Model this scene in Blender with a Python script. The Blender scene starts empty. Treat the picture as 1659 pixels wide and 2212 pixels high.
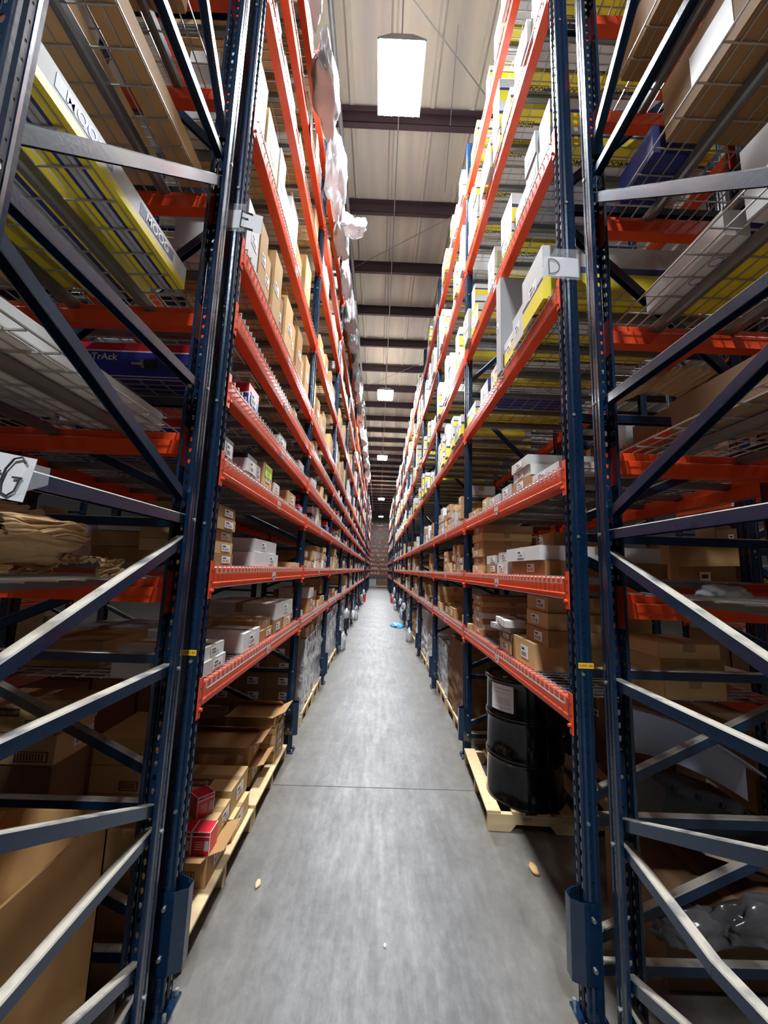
import bpy, bmesh, math, random
from mathutils import Vector, Matrix, noise
random.seed(7)
S = bpy.context.scene
COL = S.collection
PI = math.pi

# ---------------------------------------------------------------- camera
CAM_H = 1.805
FPX = 854.94
PITCH, YAW, ROLL = 0.1441, 0.0098, 0.0353
cd = bpy.data.cameras.new('camera'); cam = bpy.data.objects.new('camera', cd); COL.objects.link(cam)
w = Vector((math.sin(YAW)*math.cos(PITCH), math.cos(YAW)*math.cos(PITCH), math.sin(PITCH)))
r0 = Vector((math.cos(YAW), -math.sin(YAW), 0)); u0 = r0.cross(w)
r = math.cos(ROLL)*r0 + math.sin(ROLL)*u0; u = -math.sin(ROLL)*r0 + math.cos(ROLL)*u0
M = Matrix((r, u, -w)).transposed().to_4x4(); M.translation = (0, 0, CAM_H)
cam.matrix_world = M
cd.sensor_fit = 'VERTICAL'; cd.sensor_height = 36.0; cd.lens = 36.0*FPX/2212
cd.clip_start = 0.02; cd.clip_end = 200
S.camera = cam
# ---------------------------------------------------------------- world, view
S.view_settings.view_transform = 'Standard'; S.view_settings.look = 'None'
S.view_settings.exposure = 0.15; S.view_settings.gamma = 1.0
try: S.view_settings.use_curve_mapping = False
except Exception: pass
wd = bpy.data.worlds.new('world'); S.world = wd; wd.use_nodes = True
wd.node_tree.nodes['Background'].inputs[0].default_value = (0.75, 0.8, 0.9, 1)
wd.node_tree.nodes['Background'].inputs[1].default_value = 0.05
LAMP_W = 330.0          # watts of each high bay lamp
LAMP_Z = 7.55
LAMPS_MAIN = [(0.05, -3.6), (0.05, 3.92), (0.03, 12.5), (0.01, 20.0), (0.06, 32.2), (0.10, 43.2)]
LAMPS_SIDE = [(-5.2, 0.2), (5.4, 0.2), (-5.2, 12.0), (5.4, 12.0), (-5.2, 27.0), (5.4, 27.0)]

# ---------------------------------------------------------------- rack measures
XL, XR = -0.794, 0.914            # aisle faces of the left and right racks
Y1 = 1.855                        # near face of the first uprights
BAY = 2.321; PW = 0.08; CL = BAY-PW; DEPTH = 1.067
LEVL = [1.279, 1.812, 2.355, 2.76, 3.157, 3.54, 4.373, 5.327, 5.94, 6.62]
LEVR = [1.263, 1.82, 2.372, 3.377, 4.313, 5.43, 6.475]
NB1 = 9; GAP = 3.3; NB2 = 5
Y2 = Y1+NB1*BAY+PW+GAP
PH = 7.1
ORD = ['first','second','third','fourth','fifth','sixth','seventh','eighth','ninth','tenth','eleventh','twelfth','thirteenth','fourteenth','fifteenth','sixteenth','seventeenth','eighteenth','nineteenth','twentieth','twenty-first','twenty-second','twenty-third','twenty-fourth','twenty-fifth','twenty-sixth','twenty-seventh','twenty-eighth','twenty-ninth','thirtieth']
def bay_y(i): return Y1+i*BAY if i < NB1 else Y2+(i-NB1)*BAY

# ================================================================ materials
def mat(name, col, rough=0.5, metal=0.0, noise_amt=0.0, scale=8.0, bump=0.0, bscale=40.0, dust=0.0, objvar=0.0, spec=0.5, coat=0.0, stretch=None, alpha=1.0, trans=0.0):
    m = bpy.data.materials.new(name); m.use_nodes = True
    nt = m.node_tree; N = nt.nodes; L = nt.links; b = N['Principled BSDF']
    b.inputs['Base Color'].default_value = (*col, 1); b.inputs['Roughness'].default_value = rough
    b.inputs['Metallic'].default_value = metal; b.inputs['Specular IOR Level'].default_value = spec
    b.inputs['Coat Weight'].default_value = coat; b.inputs['Coat Roughness'].default_value = 0.12
    b.inputs['Alpha'].default_value = alpha; b.inputs['Transmission Weight'].default_value = trans
    tc = N.new('ShaderNodeTexCoord'); vec = tc.outputs['Object']
    if stretch:
        mp = N.new('ShaderNodeMapping'); L.new(vec, mp.inputs[0]); mp.inputs['Scale'].default_value = stretch; vec = mp.outputs[0]
    out = None
    if noise_amt > 0:
        n = N.new('ShaderNodeTexNoise'); n.inputs['Scale'].default_value = scale; n.inputs['Detail'].default_value = 6
        L.new(vec, n.inputs['Vector'])
        mx = N.new('ShaderNodeMix'); mx.data_type = 'RGBA'
        mx.inputs[6].default_value = tuple(c*(1-noise_amt) for c in col)+(1,)
        mx.inputs[7].default_value = tuple(min(1, c*(1+noise_amt)) for c in col)+(1,)
        L.new(n.outputs[0], mx.inputs[0]); out = mx.outputs[2]
    if objvar > 0:
        oi = N.new('ShaderNodeObjectInfo'); hs = N.new('ShaderNodeHueSaturation')
        mr = N.new('ShaderNodeMapRange'); mr.inputs[3].default_value = 1-objvar; mr.inputs[4].default_value = 1+objvar
        L.new(oi.outputs['Random'], mr.inputs[0]); L.new(mr.outputs[0], hs.inputs['Value'])
        if out: L.new(out, hs.inputs['Color'])
        else: hs.inputs['Color'].default_value = (*col, 1)
        out = hs.outputs[0]
    if dust > 0:
        ge = N.new('ShaderNodeNewGeometry'); sx = N.new('ShaderNodeSeparateXYZ'); L.new(ge.outputs['Normal'], sx.inputs[0])
        rp = N.new('ShaderNodeMapRange'); rp.inputs[1].default_value = 0.35; rp.inputs[2].default_value = 0.8; rp.inputs[4].default_value = dust
        L.new(sx.outputs[2], rp.inputs[0])
        dn = N.new('ShaderNodeTexNoise'); dn.inputs['Scale'].default_value = 9; dn.inputs['Detail'].default_value = 5; L.new(tc.outputs['Object'], dn.inputs['Vector'])
        dr = N.new('ShaderNodeMapRange'); dr.inputs[1].default_value = 0.25; dr.inputs[2].default_value = 0.5; L.new(dn.outputs[0], dr.inputs[0])
        mu = N.new('ShaderNodeMath'); mu.operation = 'MULTIPLY'; L.new(rp.outputs[0], mu.inputs[0]); L.new(dr.outputs[0], mu.inputs[1])
        dm = N.new('ShaderNodeMix'); dm.data_type = 'RGBA'; L.new(mu.outputs[0], dm.inputs[0])
        if out: L.new(out, dm.inputs[6])
        else: dm.inputs[6].default_value = (*col, 1)
        dm.inputs[7].default_value = (0.42, 0.38, 0.31, 1); out = dm.outputs[2]
        rr = N.new('ShaderNodeMapRange'); rr.inputs[3].default_value = rough; rr.inputs[4].default_value = 0.85
        L.new(mu.outputs[0], rr.inputs[0]); L.new(rr.outputs[0], b.inputs['Roughness'])
    if out: L.new(out, b.inputs['Base Color'])
    if bump > 0:
        bn = N.new('ShaderNodeTexNoise'); bn.inputs['Scale'].default_value = bscale; bn.inputs['Detail'].default_value = 4; L.new(vec, bn.inputs['Vector'])
        bp = N.new('ShaderNodeBump'); bp.inputs['Strength'].default_value = bump; bp.inputs['Distance'].default_value = 0.01
        L.new(bn.outputs[0], bp.inputs['Height']); L.new(bp.outputs[0], b.inputs['Normal'])
    return m
def emis(name, col, st):
    m = bpy.data.materials.new(name); m.use_nodes = True; nt = m.node_tree
    b = nt.nodes['Principled BSDF']; b.inputs['Base Color'].default_value = (*col, 1)
    b.inputs['Emission Color'].default_value = (*col, 1); b.inputs['Emission Strength'].default_value = st
    return m
NAVY = mat('navy_paint', (0.006, 0.024, 0.060), 0.24, 0.0, 0.25, 14, 0.05, 60, dust=0.95, spec=0.5, coat=0.35)
NAVYP = mat('navy_post_paint', (0.004, 0.018, 0.046), 0.20, 0.0, 0.35, 10, 0.06, 50, spec=0.5, coat=0.5)
ORNG = mat('orange_paint', (0.72, 0.062, 0.011), 0.38, 0.0, 0.15, 6, 0.04, 40, dust=0.12, spec=0.35, coat=0.12)
GALV = mat('galvanised_steel', (0.42, 0.43, 0.42), 0.34, 0.75, 0.15, 12)
CHAN = mat('channel_steel', (0.22, 0.225, 0.22), 0.30, 0.6, 0.2, 6)
WIRE = mat('wire_steel', (0.45, 0.445, 0.42), 0.32, 0.5)
CARD = mat('cardboard', (0.38, 0.215, 0.090), 0.8, 0, 0.10, 5, 0.03, 60, objvar=0.22, spec=0.2)
CARDL = mat('cardboard_light', (0.55, 0.36, 0.165), 0.8, 0, 0.10, 5, 0.03, 60, objvar=0.15, spec=0.2)
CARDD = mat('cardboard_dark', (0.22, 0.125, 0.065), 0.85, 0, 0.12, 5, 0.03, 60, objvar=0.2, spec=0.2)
WHITE = mat('white_card', (0.60, 0.60, 0.585), 0.6, 0, 0.06, 6, objvar=0.10, spec=0.3)
GREYC = mat('grey_card', (0.42, 0.43, 0.44), 0.7, 0, 0.08, 6, objvar=0.12, spec=0.3)
TAPE = mat('packing_tape', (0.36, 0.24, 0.12), 0.15, 0, 0.1, 5, spec=0.6)
LABEL = mat('label_paper', (0.78, 0.78, 0.77), 0.5)
INK = mat('black_ink', (0.03, 0.03, 0.035), 0.6)
BROWNINK = mat('brown_ink', (0.09, 0.035, 0.02), 0.7)
YELL = mat('yellow_card', (0.80, 0.66, 0.03), 0.5, 0, 0.06, 4, objvar=0.08)
STRIPE = mat('navy_print', (0.02, 0.03, 0.16), 0.5)
REDC = mat('red_card', (0.55, 0.012, 0.03), 0.35)
BLUEC = mat('blue_card', (0.018, 0.03, 0.26), 0.35)
BLACKC = mat('black_card', (0.02, 0.02, 0.025), 0.35)
LIME = mat('fluorescent_yellow_label', (0.62, 0.95, 0.02), 0.5)
WOOD = mat('pallet_wood', (0.60, 0.45, 0.25), 0.75, 0, 0.25, 3, 0.1, 25, stretch=(1, 8, 8))
DRUMM = mat('black_drum_paint', (0.002, 0.002, 0.0025), 0.10, 0, 0, spec=0.35, coat=0.25)
WRAP = mat('stretch_wrap', (0.40, 0.405, 0.40), 0.18, 0.0, 0.35, 5, 0.35, 14, spec=0.8, coat=0.5)
BAGM = mat('clear_plastic_bag', (0.50, 0.52, 0.55), 0.16, 0.0, 0.3, 6, 0.5, 9, spec=0.8, alpha=0.8)
BAGD = mat('dark_plastic_bag', (0.10, 0.095, 0.10), 0.2, 0.0, 0.4, 5, 0.5, 9, spec=0.8, alpha=0.85)
TAPEC = mat('clear_tape', (0.8, 0.82, 0.85), 0.08, 0, 0, spec=0.6, alpha=0.12)
PAPER = mat('white_paper', (0.66, 0.66, 0.68), 0.6, 0, 0.05, 20)
KRAFT = mat('crumpled_kraft_paper', (0.62, 0.42, 0.22), 0.7, 0, 0.25, 14, 0.3, 25)
PLASW = mat('white_plastic_tray', (0.62, 0.66, 0.85), 0.3, 0, 0.06, 5)
PLASB = mat('black_plastic', (0.012, 0.012, 0.013), 0.35)
REDP = mat('red_paint', (0.62, 0.03, 0.02), 0.4)
BLUER = mat('blue_film', (0.05, 0.30, 0.75), 0.35, 0, 0.3, 12)
TAGY = mat('amber_tag', (0.90, 0.50, 0.03), 0.5)
PURL = mat('purlin_primer', (0.060, 0.034, 0.042), 0.55, 0.1, 0.2, 3)
PIPE = mat('steel_pipe', (0.33, 0.34, 0.36), 0.4, 0.4, 0.1, 4)
LAMPM = emis('lamp_diffuser', (0.93, 0.97, 1.0), 60)
def ceiling_mat():
    m = mat('ceiling_panel', (0.52, 0.50, 0.44), 0.55, 0, 0.0)
    nt = m.node_tree; N = nt.nodes; L = nt.links; b = N['Principled BSDF']; tc = N['Texture Coordinate']
    mp = N.new('ShaderNodeMapping'); mp.inputs['Scale'].default_value = (1.4, 0.12, 1); L.new(tc.outputs['Object'], mp.inputs[0])
    n = N.new('ShaderNodeTexNoise'); n.inputs['Scale'].default_value = 2.2; n.inputs['Detail'].default_value = 7; L.new(mp.outputs[0], n.inputs['Vector'])
    cr = N.new('ShaderNodeValToRGB'); cr.color_ramp.elements[0].color = (0.54, 0.51, 0.47, 1); cr.color_ramp.elements[1].color = (0.76, 0.73, 0.60, 1)
    cr.color_ramp.elements[0].position = 0.35; cr.color_ramp.elements[1].position = 0.65
    L.new(n.outputs[0], cr.inputs[0]); L.new(cr.outputs[0], b.inputs['Base Color'])
    return m
def floor_mat():
    m = mat('concrete', (0.25, 0.25, 0.25), 0.4)
    nt = m.node_tree; N = nt.nodes; L = nt.links; b = N['Principled BSDF']; tc = N['Texture Coordinate']
    def nz(scale, sc, det=8, rgh=0.6):
        mp = N.new('ShaderNodeMapping'); mp.inputs['Scale'].default_value = sc; L.new(tc.outputs['Object'], mp.inputs[0])
        n = N.new('ShaderNodeTexNoise'); n.inputs['Scale'].default_value = scale; n.inputs['Detail'].default_value = det; n.inputs['Roughness'].default_value = rgh
        L.new(mp.outputs[0], n.inputs['Vector']); return n.outputs[0]
    def ramp(inp, stops):
        c = N.new('ShaderNodeValToRGB'); els = c.color_ramp.elements
        while len(els) < len(stops): els.new(0.5)
        for e, (p, col) in zip(els, stops): e.position = p; e.color = (*col, 1)
        L.new(inp, c.inputs[0]); return c.outputs[0]
    def mix(f, a, bb, mode='MIX'):
        x = N.new('ShaderNodeMix'); x.data_type = 'RGBA'; x.blend_type = mode
        if isinstance(f, float): x.inputs[0].default_value = f
        else: L.new(f, x.inputs[0])
        L.new(a, x.inputs[6]); L.new(bb, x.inputs[7]); return x.outputs[2]
    streak = ramp(nz(4.0, (3.5, 0.45, 1)), [(0.3, (0.095, 0.097, 0.10)), (0.5, (0.140, 0.142, 0.143)), (0.72, (0.20, 0.20, 0.20))])
    fine = ramp(nz(26.0, (1.0, 0.5, 1), 9, 0.7), [(0.32, (0.66, 0.66, 0.66)), (0.68, (1.2, 1.2, 1.2))])
    blot = ramp(nz(1.6, (1, 0.8, 1), 8, 0.65), [(0.35, (0.68, 0.67, 0.65)), (0.65, (1.2, 1.2, 1.2))])
    c = mix(1.0, streak, fine, 'MULTIPLY'); c = mix(1.0, c, blot, 'MULTIPLY')
    # traffic lane down the aisle is polished grey, the strips by the racks keep brown grime
    sx = N.new('ShaderNodeSeparateXYZ'); L.new(tc.outputs['Object'], sx.inputs[0])
    ab = N.new('ShaderNodeMath'); ab.operation = 'ABSOLUTE'; ad = N.new('ShaderNodeMath'); ad.operation = 'SUBTRACT'; ad.inputs[1].default_value = 0.05
    L.new(sx.outputs[0], ad.inputs[0]); L.new(ad.outputs[0], ab.inputs[0])
    edge = N.new('ShaderNodeMath'); edge.operation = 'ADD'
    ng = N.new('ShaderNodeMath'); ng.operation = 'MULTIPLY_ADD'; ng.inputs[1].default_value = 0.35; ng.inputs[2].default_value = -0.17
    L.new(nz(2.0, (1, 0.3, 1), 5), ng.inputs[0]); L.new(ab.outputs[0], edge.inputs[0]); L.new(ng.outputs[0], edge.inputs[1])
    er = N.new('ShaderNodeMapRange'); er.inputs[1].default_value = 0.30; er.inputs[2].default_value = 0.80; L.new(edge.outputs[0], er.inputs[0])
    grime = ramp(nz(5.0, (1, 0.7, 1), 10, 0.7), [(0.3, (0.065, 0.053, 0.041)), (0.55, (0.125, 0.110, 0.090)), (0.75, (0.20, 0.185, 0.16))])
    er2 = N.new('ShaderNodeMath'); er2.operation = 'MULTIPLY'; er2.inputs[1].default_value = 0.85; L.new(er.outputs[0], er2.inputs[0])
    c = mix(er2.outputs[0], c, grime)
    spk = ramp(nz(140.0, (1, 1, 1), 2), [(0.76, (0, 0, 0)), (0.80, (0.35, 0.35, 0.33))])
    c = mix(1.0, c, spk, 'ADD')
    L.new(c, b.inputs['Base Color'])
    rr = N.new('ShaderNodeMapRange'); rr.inputs[3].default_value = 0.30; rr.inputs[4].default_value = 0.62; L.new(nz(9.0, (2, 0.3, 1)), rr.inputs[0])
    L.new(rr.outputs[0], b.inputs['Roughness'])
    bn = N.new('ShaderNodeBump'); bn.inputs['Strength'].default_value = 0.12; bn.inputs['Distance'].default_value = 0.01
    L.new(nz(25.0, (1, 0.5, 1)), bn.inputs['Height']); L.new(bn.outputs[0], b.inputs['Normal'])
    return m
FLOORM = floor_mat(); CEILM = ceiling_mat()
WALLM = mat('wall_panel', (0.035, 0.034, 0.034), 0.7, 0, 0.15, 1)

# ================================================================ mesh helpers
class MB:
    """collects shapes into one mesh"""
    def __init__(s): s.v = []; s.f = []; s.m = []; s.mats = []
    def mi(s, m):
        if m not in s.mats: s.mats.append(m)
        return s.mats.index(m)
    def quad(s, pts, m):
        k = len(s.v); s.v += [tuple(p) for p in pts]; s.f.append(tuple(range(k, k+len(pts)))); s.m.append(s.mi(m))
    def box(s, x0, x1, y0, y1, z0, z1, m, xf=None):
        k = len(s.v)
        P = [(x0,y0,z0),(x1,y0,z0),(x1,y1,z0),(x0,y1,z0),(x0,y0,z1),(x1,y0,z1),(x1,y1,z1),(x0,y1,z1)]
        if xf: P = [tuple(xf @ Vector(p)) for p in P]
        s.v += P; mm = s.mi(m)
        for q in ((0,3,2,1),(4,5,6,7),(0,1,5,4),(1,2,6,5),(2,3,7,6),(3,0,4,7)):
            s.f.append(tuple(k+i for i in q)); s.m.append(mm)
    def bar(s, a, b, wx, wz, m, up=(0,0,1)):
        """rectangular bar from a to b, wx across, wz along up"""
        a = Vector(a); b = Vector(b); d = (b-a); L = d.length; d.normalize(); upv = Vector(up)
        sx = d.cross(upv)
        if sx.length < 1e-5: upv = Vector((0,1,0)); sx = d.cross(upv)
        sx.normalize(); uz = sx.cross(d)
        xf = Matrix((sx, d, uz)).transposed().to_4x4(); xf.translation = a
        s.box(-wx/2, wx/2, 0, L, -wz/2, wz/2, m, xf)
    def prism(s, prof, y0, y1, m, cap=True):
        """profile list of (x,z) extruded along y"""
        k = len(s.v); n = len(prof); mm = s.mi(m)
        s.v += [(x, y0, z) for x, z in prof] + [(x, y1, z) for x, z in prof]
        for i in range(n):
            j = (i+1) % n; s.f.append((k+i, k+j, k+n+j, k+n+i)); s.m.append(mm)
        if cap:
            s.f.append(tuple(k+i for i in range(n-1, -1, -1))); s.m.append(mm); s.f.append(tuple(k+n+i for i in range(n))); s.m.append(mm)
    def tube(s, pts, rad, m, seg=8, closed=False):
        pts = [Vector(p) for p in pts]; k = len(s.v); mm = s.mi(m); n = len(pts)
        for i, p in enumerate(pts):
            d = (pts[min(i+1, n-1)]-pts[max(i-1, 0)]).normalized()
            a = d.orthogonal().normalized() if i == 0 else (a - d*a.dot(d)).normalized()
            b = d.cross(a); rr = rad[i] if isinstance(rad, (list, tuple)) else rad
            for q in range(seg):
                t = 2*PI*q/seg; s.v.append(tuple(p + a*math.cos(t)*rr + b*math.sin(t)*rr))
        for i in range(n-1):
            for q in range(seg):
                q2 = (q+1) % seg; s.f.append((k+i*seg+q, k+i*seg+q2, k+(i+1)*seg+q2, k+(i+1)*seg+q)); s.m.append(mm)
        s.f.append(tuple(k+q for q in range(seg-1, -1, -1))); s.m.append(mm)
        s.f.append(tuple(k+(n-1)*seg+q for q in range(seg))); s.m.append(mm)
    def lathe(s, prof, m, seg=48):
        k = len(s.v); n = len(prof); mm = s.mi(m)
        for (rr, z) in prof:
            for q in range(seg):
                t = 2*PI*q/seg; s.v.append((rr*math.cos(t), rr*math.sin(t), z))
        for i in range(n-1):
            for q in range(seg):
                q2 = (q+1) % seg; s.f.append((k+i*seg+q, k+i*seg+q2, k+(i+1)*seg+q2, k+(i+1)*seg+q)); s.m.append(mm)
    def add_mesh(s, me, xf, m):
        k = len(s.v); mm = s.mi(m)
        s.v += [tuple(xf @ v.co) for v in me.vertices]
        for p in me.polygons: s.f.append(tuple(k+i for i in p.vertices)); s.m.append(mm)
    def mesh(s, name, smooth=False, merge=False, bevel=0):
        me = bpy.data.meshes.new(name); me.from_pydata(s.v, [], s.f)
        for m in s.mats: me.materials.append(m)
        me.polygons.foreach_set('material_index', s.m)
        if smooth: me.polygons.foreach_set('use_smooth', [True]*len(me.polygons))
        if merge or bevel:
            bm = bmesh.new(); bm.from_mesh(me); bmesh.ops.remove_doubles(bm, verts=bm.verts, dist=1e-5)
            if bevel: bmesh.ops.bevel(bm, geom=bm.edges[:], offset=bevel, segments=2, affect='EDGES', clamp_overlap=True)
            bm.to_mesh(me); bm.free()
        me.update(); return me
    def obj(s, name, parent=None, loc=(0,0,0), rot=(0,0,0), **k):
        return link(name, s.mesh(name, **k), parent, loc, rot)
def link(name, me, parent=None, loc=(0,0,0), rot=(0,0,0)):
    o = bpy.data.objects.new(name, me); COL.objects.link(o)
    if parent: o.parent = parent
    o.location = loc; o.rotation_euler = rot
    return o
def tag(o, label=None, cat=None, group=None, kind=None):
    if label: o['label'] = label
    if cat: o['category'] = cat
    if group: o['group'] = group
    if kind: o['kind'] = kind
    return o
def empty(name, loc=(0,0,0), rz=0.0):
    o = bpy.data.objects.new(name, None); COL.objects.link(o); o.location = loc; o.rotation_euler = (0,0,rz); o.empty_display_size = 0.1
    return o
def copy_tree(o, parent=None):
    c = o.copy(); COL.objects.link(c); c.parent = parent
    for ch in list(o.children): copy_tree(ch, c)
    return c
_txt = {}
def text_mesh(s, bold=0.0, extrude=0.0):
    """a mesh of the words, one unit high, lying in x-y, centred"""
    key = (s, bold)
    if key in _txt: return _txt[key]
    cu = bpy.data.curves.new('words', 'FONT'); cu.body = s; cu.align_x = 'CENTER'; cu.align_y = 'CENTER'; cu.size = 1.0
    cu.offset = bold; cu.resolution_u = 3
    o = bpy.data.objects.new('words', cu); COL.objects.link(o)
    dg = bpy.context.evaluated_depsgraph_get(); me = bpy.data.meshes.new_from_object(o.evaluated_get(dg))
    bpy.data.objects.remove(o); bpy.data.curves.remove(cu)
    _txt[key] = me; return me
def face_xf(origin, right, up, s=1.0, sx=None):
    """matrix putting x-y plane text on a face"""
    rr = Vector(right).normalized(); uu = Vector(up).normalized(); n = rr.cross(uu)
    m = Matrix((rr*(sx or s), uu*s, n)).transposed().to_4x4(); m.translation = Vector(origin); return m

# ================================================================ room
def struct(name, mb, **k):
    o = mb.obj(name, **k); tag(o, kind='structure'); return o
m = MB(); m.box(-16, 16, -8, 47, -0.1, 0, FLOORM); struct('floor', m)
m = MB()
CZ = 8.78
m.box(-16, 16, -8, 47, CZ, CZ+0.1, CEILM)
x = -15.9
while x < 16:
    m.prism([(x-0.05, CZ), (x-0.02, CZ-0.035), (x+0.02, CZ-0.035), (x+0.05, CZ)], -8, 47, CEILM); x += 0.61
struct('ceiling', m)
m = MB(); m.box(-16.1, -16, -8, 47, 0, CZ, WALLM); struct('wall_left', m)
m = MB(); m.box(16, 16.1, -8, 47, 0, CZ, WALLM); struct('wall_right', m)
m = MB(); m.box(-16, 16, 47, 47.1, 0, CZ, WALLM); struct('wall_back', m)
m = MB(); m.box(-16, 16, -8.1, -8, 0, CZ, WALLM); struct('wall_front', m)
i = 0; y = 5.13-1.524*8
while y < 46.5:
    big = (i % 6 == 8 % 6)
    m = MB(); h = 0.20; f = 0.075
    m.prism([(0, 0), (0.006, 0), (0.006, 0.014), (0.006, h-0.006), (f, h-0.006), (f, h), (0, h)], -16, 16, PURL)
    m.box(-f if not big else -0.09, 0.006, -16, 16, 0, 0.008, PURL)
    o = m.obj('roof_purlin', loc=(0, y, CZ-h-0.037), rot=(0, 0, -PI/2)); i += 1
    tag(o, ('dark red-brown roof purlin spanning under the pale ceiling, %s row from the near wall' % ORD[i-1]) if i <= 30 else ('dark red-brown roof purlin spanning under the pale ceiling, %s row past the thirtieth' % ORD[i-31]), 'roof beam', 'roof purlins', kind='structure')
    y += 1.524
# sawn joints in the slab
for (yy, nm) in ((3.60, 'trim_1'), (12.1, 'trim_2'), (24.6, 'trim_3')):
    m = MB(); m.box(-16, 16, yy-0.004, yy+0.004, 0.0, 0.0012, INK); struct(nm, m)

# ================================================================ lamps
def lamp():
    t = empty('high_bay_lamp')
    m = MB(); m.prism([(-0.25, 0.0), (-0.27, 0.0), (-0.27, 0.03), (-0.12, 0.09), (0.12, 0.09), (0.27, 0.03), (0.27, 0.0), (0.25, 0.0), (0.25, 0.01), (-0.25, 0.01)], -0.37, 0.37, PIPE)
    m.obj('housing', t)
    m = MB(); 
    for xx in (-0.18, -0.09, 0.0, 0.09, 0.18): m.tube([(xx, -0.34, -0.008), (xx, 0.34, -0.008)], 0.03, LAMPM, 8)
    m.box(-0.25, 0.25, -0.365, 0.365, 0.002, 0.008, LAMPM)
    m.obj('tubes', t)
    m = MB()
    for yy in (-0.3, 0.3): m.tube([(0, yy, 0.09), (0, yy, CZ-LAMP_Z-0.04)], 0.008, PIPE, 6)
    m.obj('hanger', t)
    ld = bpy.data.lights.new('high_bay_light', 'AREA'); ld.shape = 'RECTANGLE'; ld.size = 0.50; ld.size_y = 0.72
    ld.energy = LAMP_W; ld.color = (0.90, 0.95, 1.0)
    lo = bpy.data.objects.new('light_source', ld); COL.objects.link(lo); lo.parent = t; lo.location = (0, 0, -0.04)
    return t
L0 = None
for k, (x, y) in enumerate(LAMPS_MAIN+LAMPS_SIDE):
    if L0 is None: L0 = lamp(); o = L0
    else: o = copy_tree(L0)
    o.location = (x, y, LAMP_Z)
    if k == 0 or k >= len(LAMPS_MAIN):      # own wattage: brighter lamp in the cross aisle behind, dimmer ones in the side aisles
        for ch in o.children:
            if ch.type == 'LIGHT': ch.data = ch.data.copy(); ch.data.energy = 620 if k == 0 else 60
    if k < len(LAMPS_MAIN):
        lab = ['high bay lamp over the floor behind the camera', 'large glaring high bay lamp nearest overhead above the aisle', 'second glowing high bay lamp down the aisle', 'third glowing high bay lamp down the aisle', 'fourth glowing high bay lamp down the aisle', 'farthest small glowing lamp above the end of the aisle'][k]
    else:
        kk = k-len(LAMPS_MAIN); lab = 'hidden high bay lamp over the next aisle %s, %s one along' % (['left', 'right'][kk % 2], ORD[kk//2])
    tag(o, lab, 'ceiling lamp', 'high bay lamps')
# pipe, drop wires, brace cables
m = MB(); m.tube([(-0.80, -6, 8.35), (-0.80, 44, 8.35)], 0.035, PIPE, 10); m.tube([(-0.80, 6.2, 8.35), (-0.80, 6.2, 8.7)], 0.012, PIPE, 6)
tag(m.obj('sprinkler_pipe'), 'long grey sprinkler pipe under the ceiling above the left rack', 'pipe')
for k, (a, b, lab) in enumerate([((-0.55, 3.2, 8.55), (1.75, 5.1, 8.55), 'thin diagonal brace cable under the ceiling near the first lamp'),
    ((0.75, 4.0, 8.55), (0.95, 6.2, 8.55), 'thin steel rod under the ceiling at the right of first lamp'),
    ((-1.3, 8.4, 8.5), (2.2, 5.9, 8.5), 'thin diagonal brace cable beyond the second roof purlin'),
    ((1.9, 11.3, 8.5), (-1.4, 14.6, 8.5), 'thin diagonal brace cable near the second lamp')]):
    m = MB(); m.tube([a, b], 0.007, PIPE, 6); tag(m.obj('brace_cable'), lab, 'cable')
m = MB(); m.tube([(0.06, 5.0, 8.5), (0.05, 12.4, 8.5)], 0.010, PIPE, 6); m.tube([(0.05, 12.4, 8.5), (0.04, 43, 8.5)], 0.010, PIPE, 6)
tag(m.obj('lamp_conduit'), 'thin conduit line joining the lamps along the ceiling', 'conduit')

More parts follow.
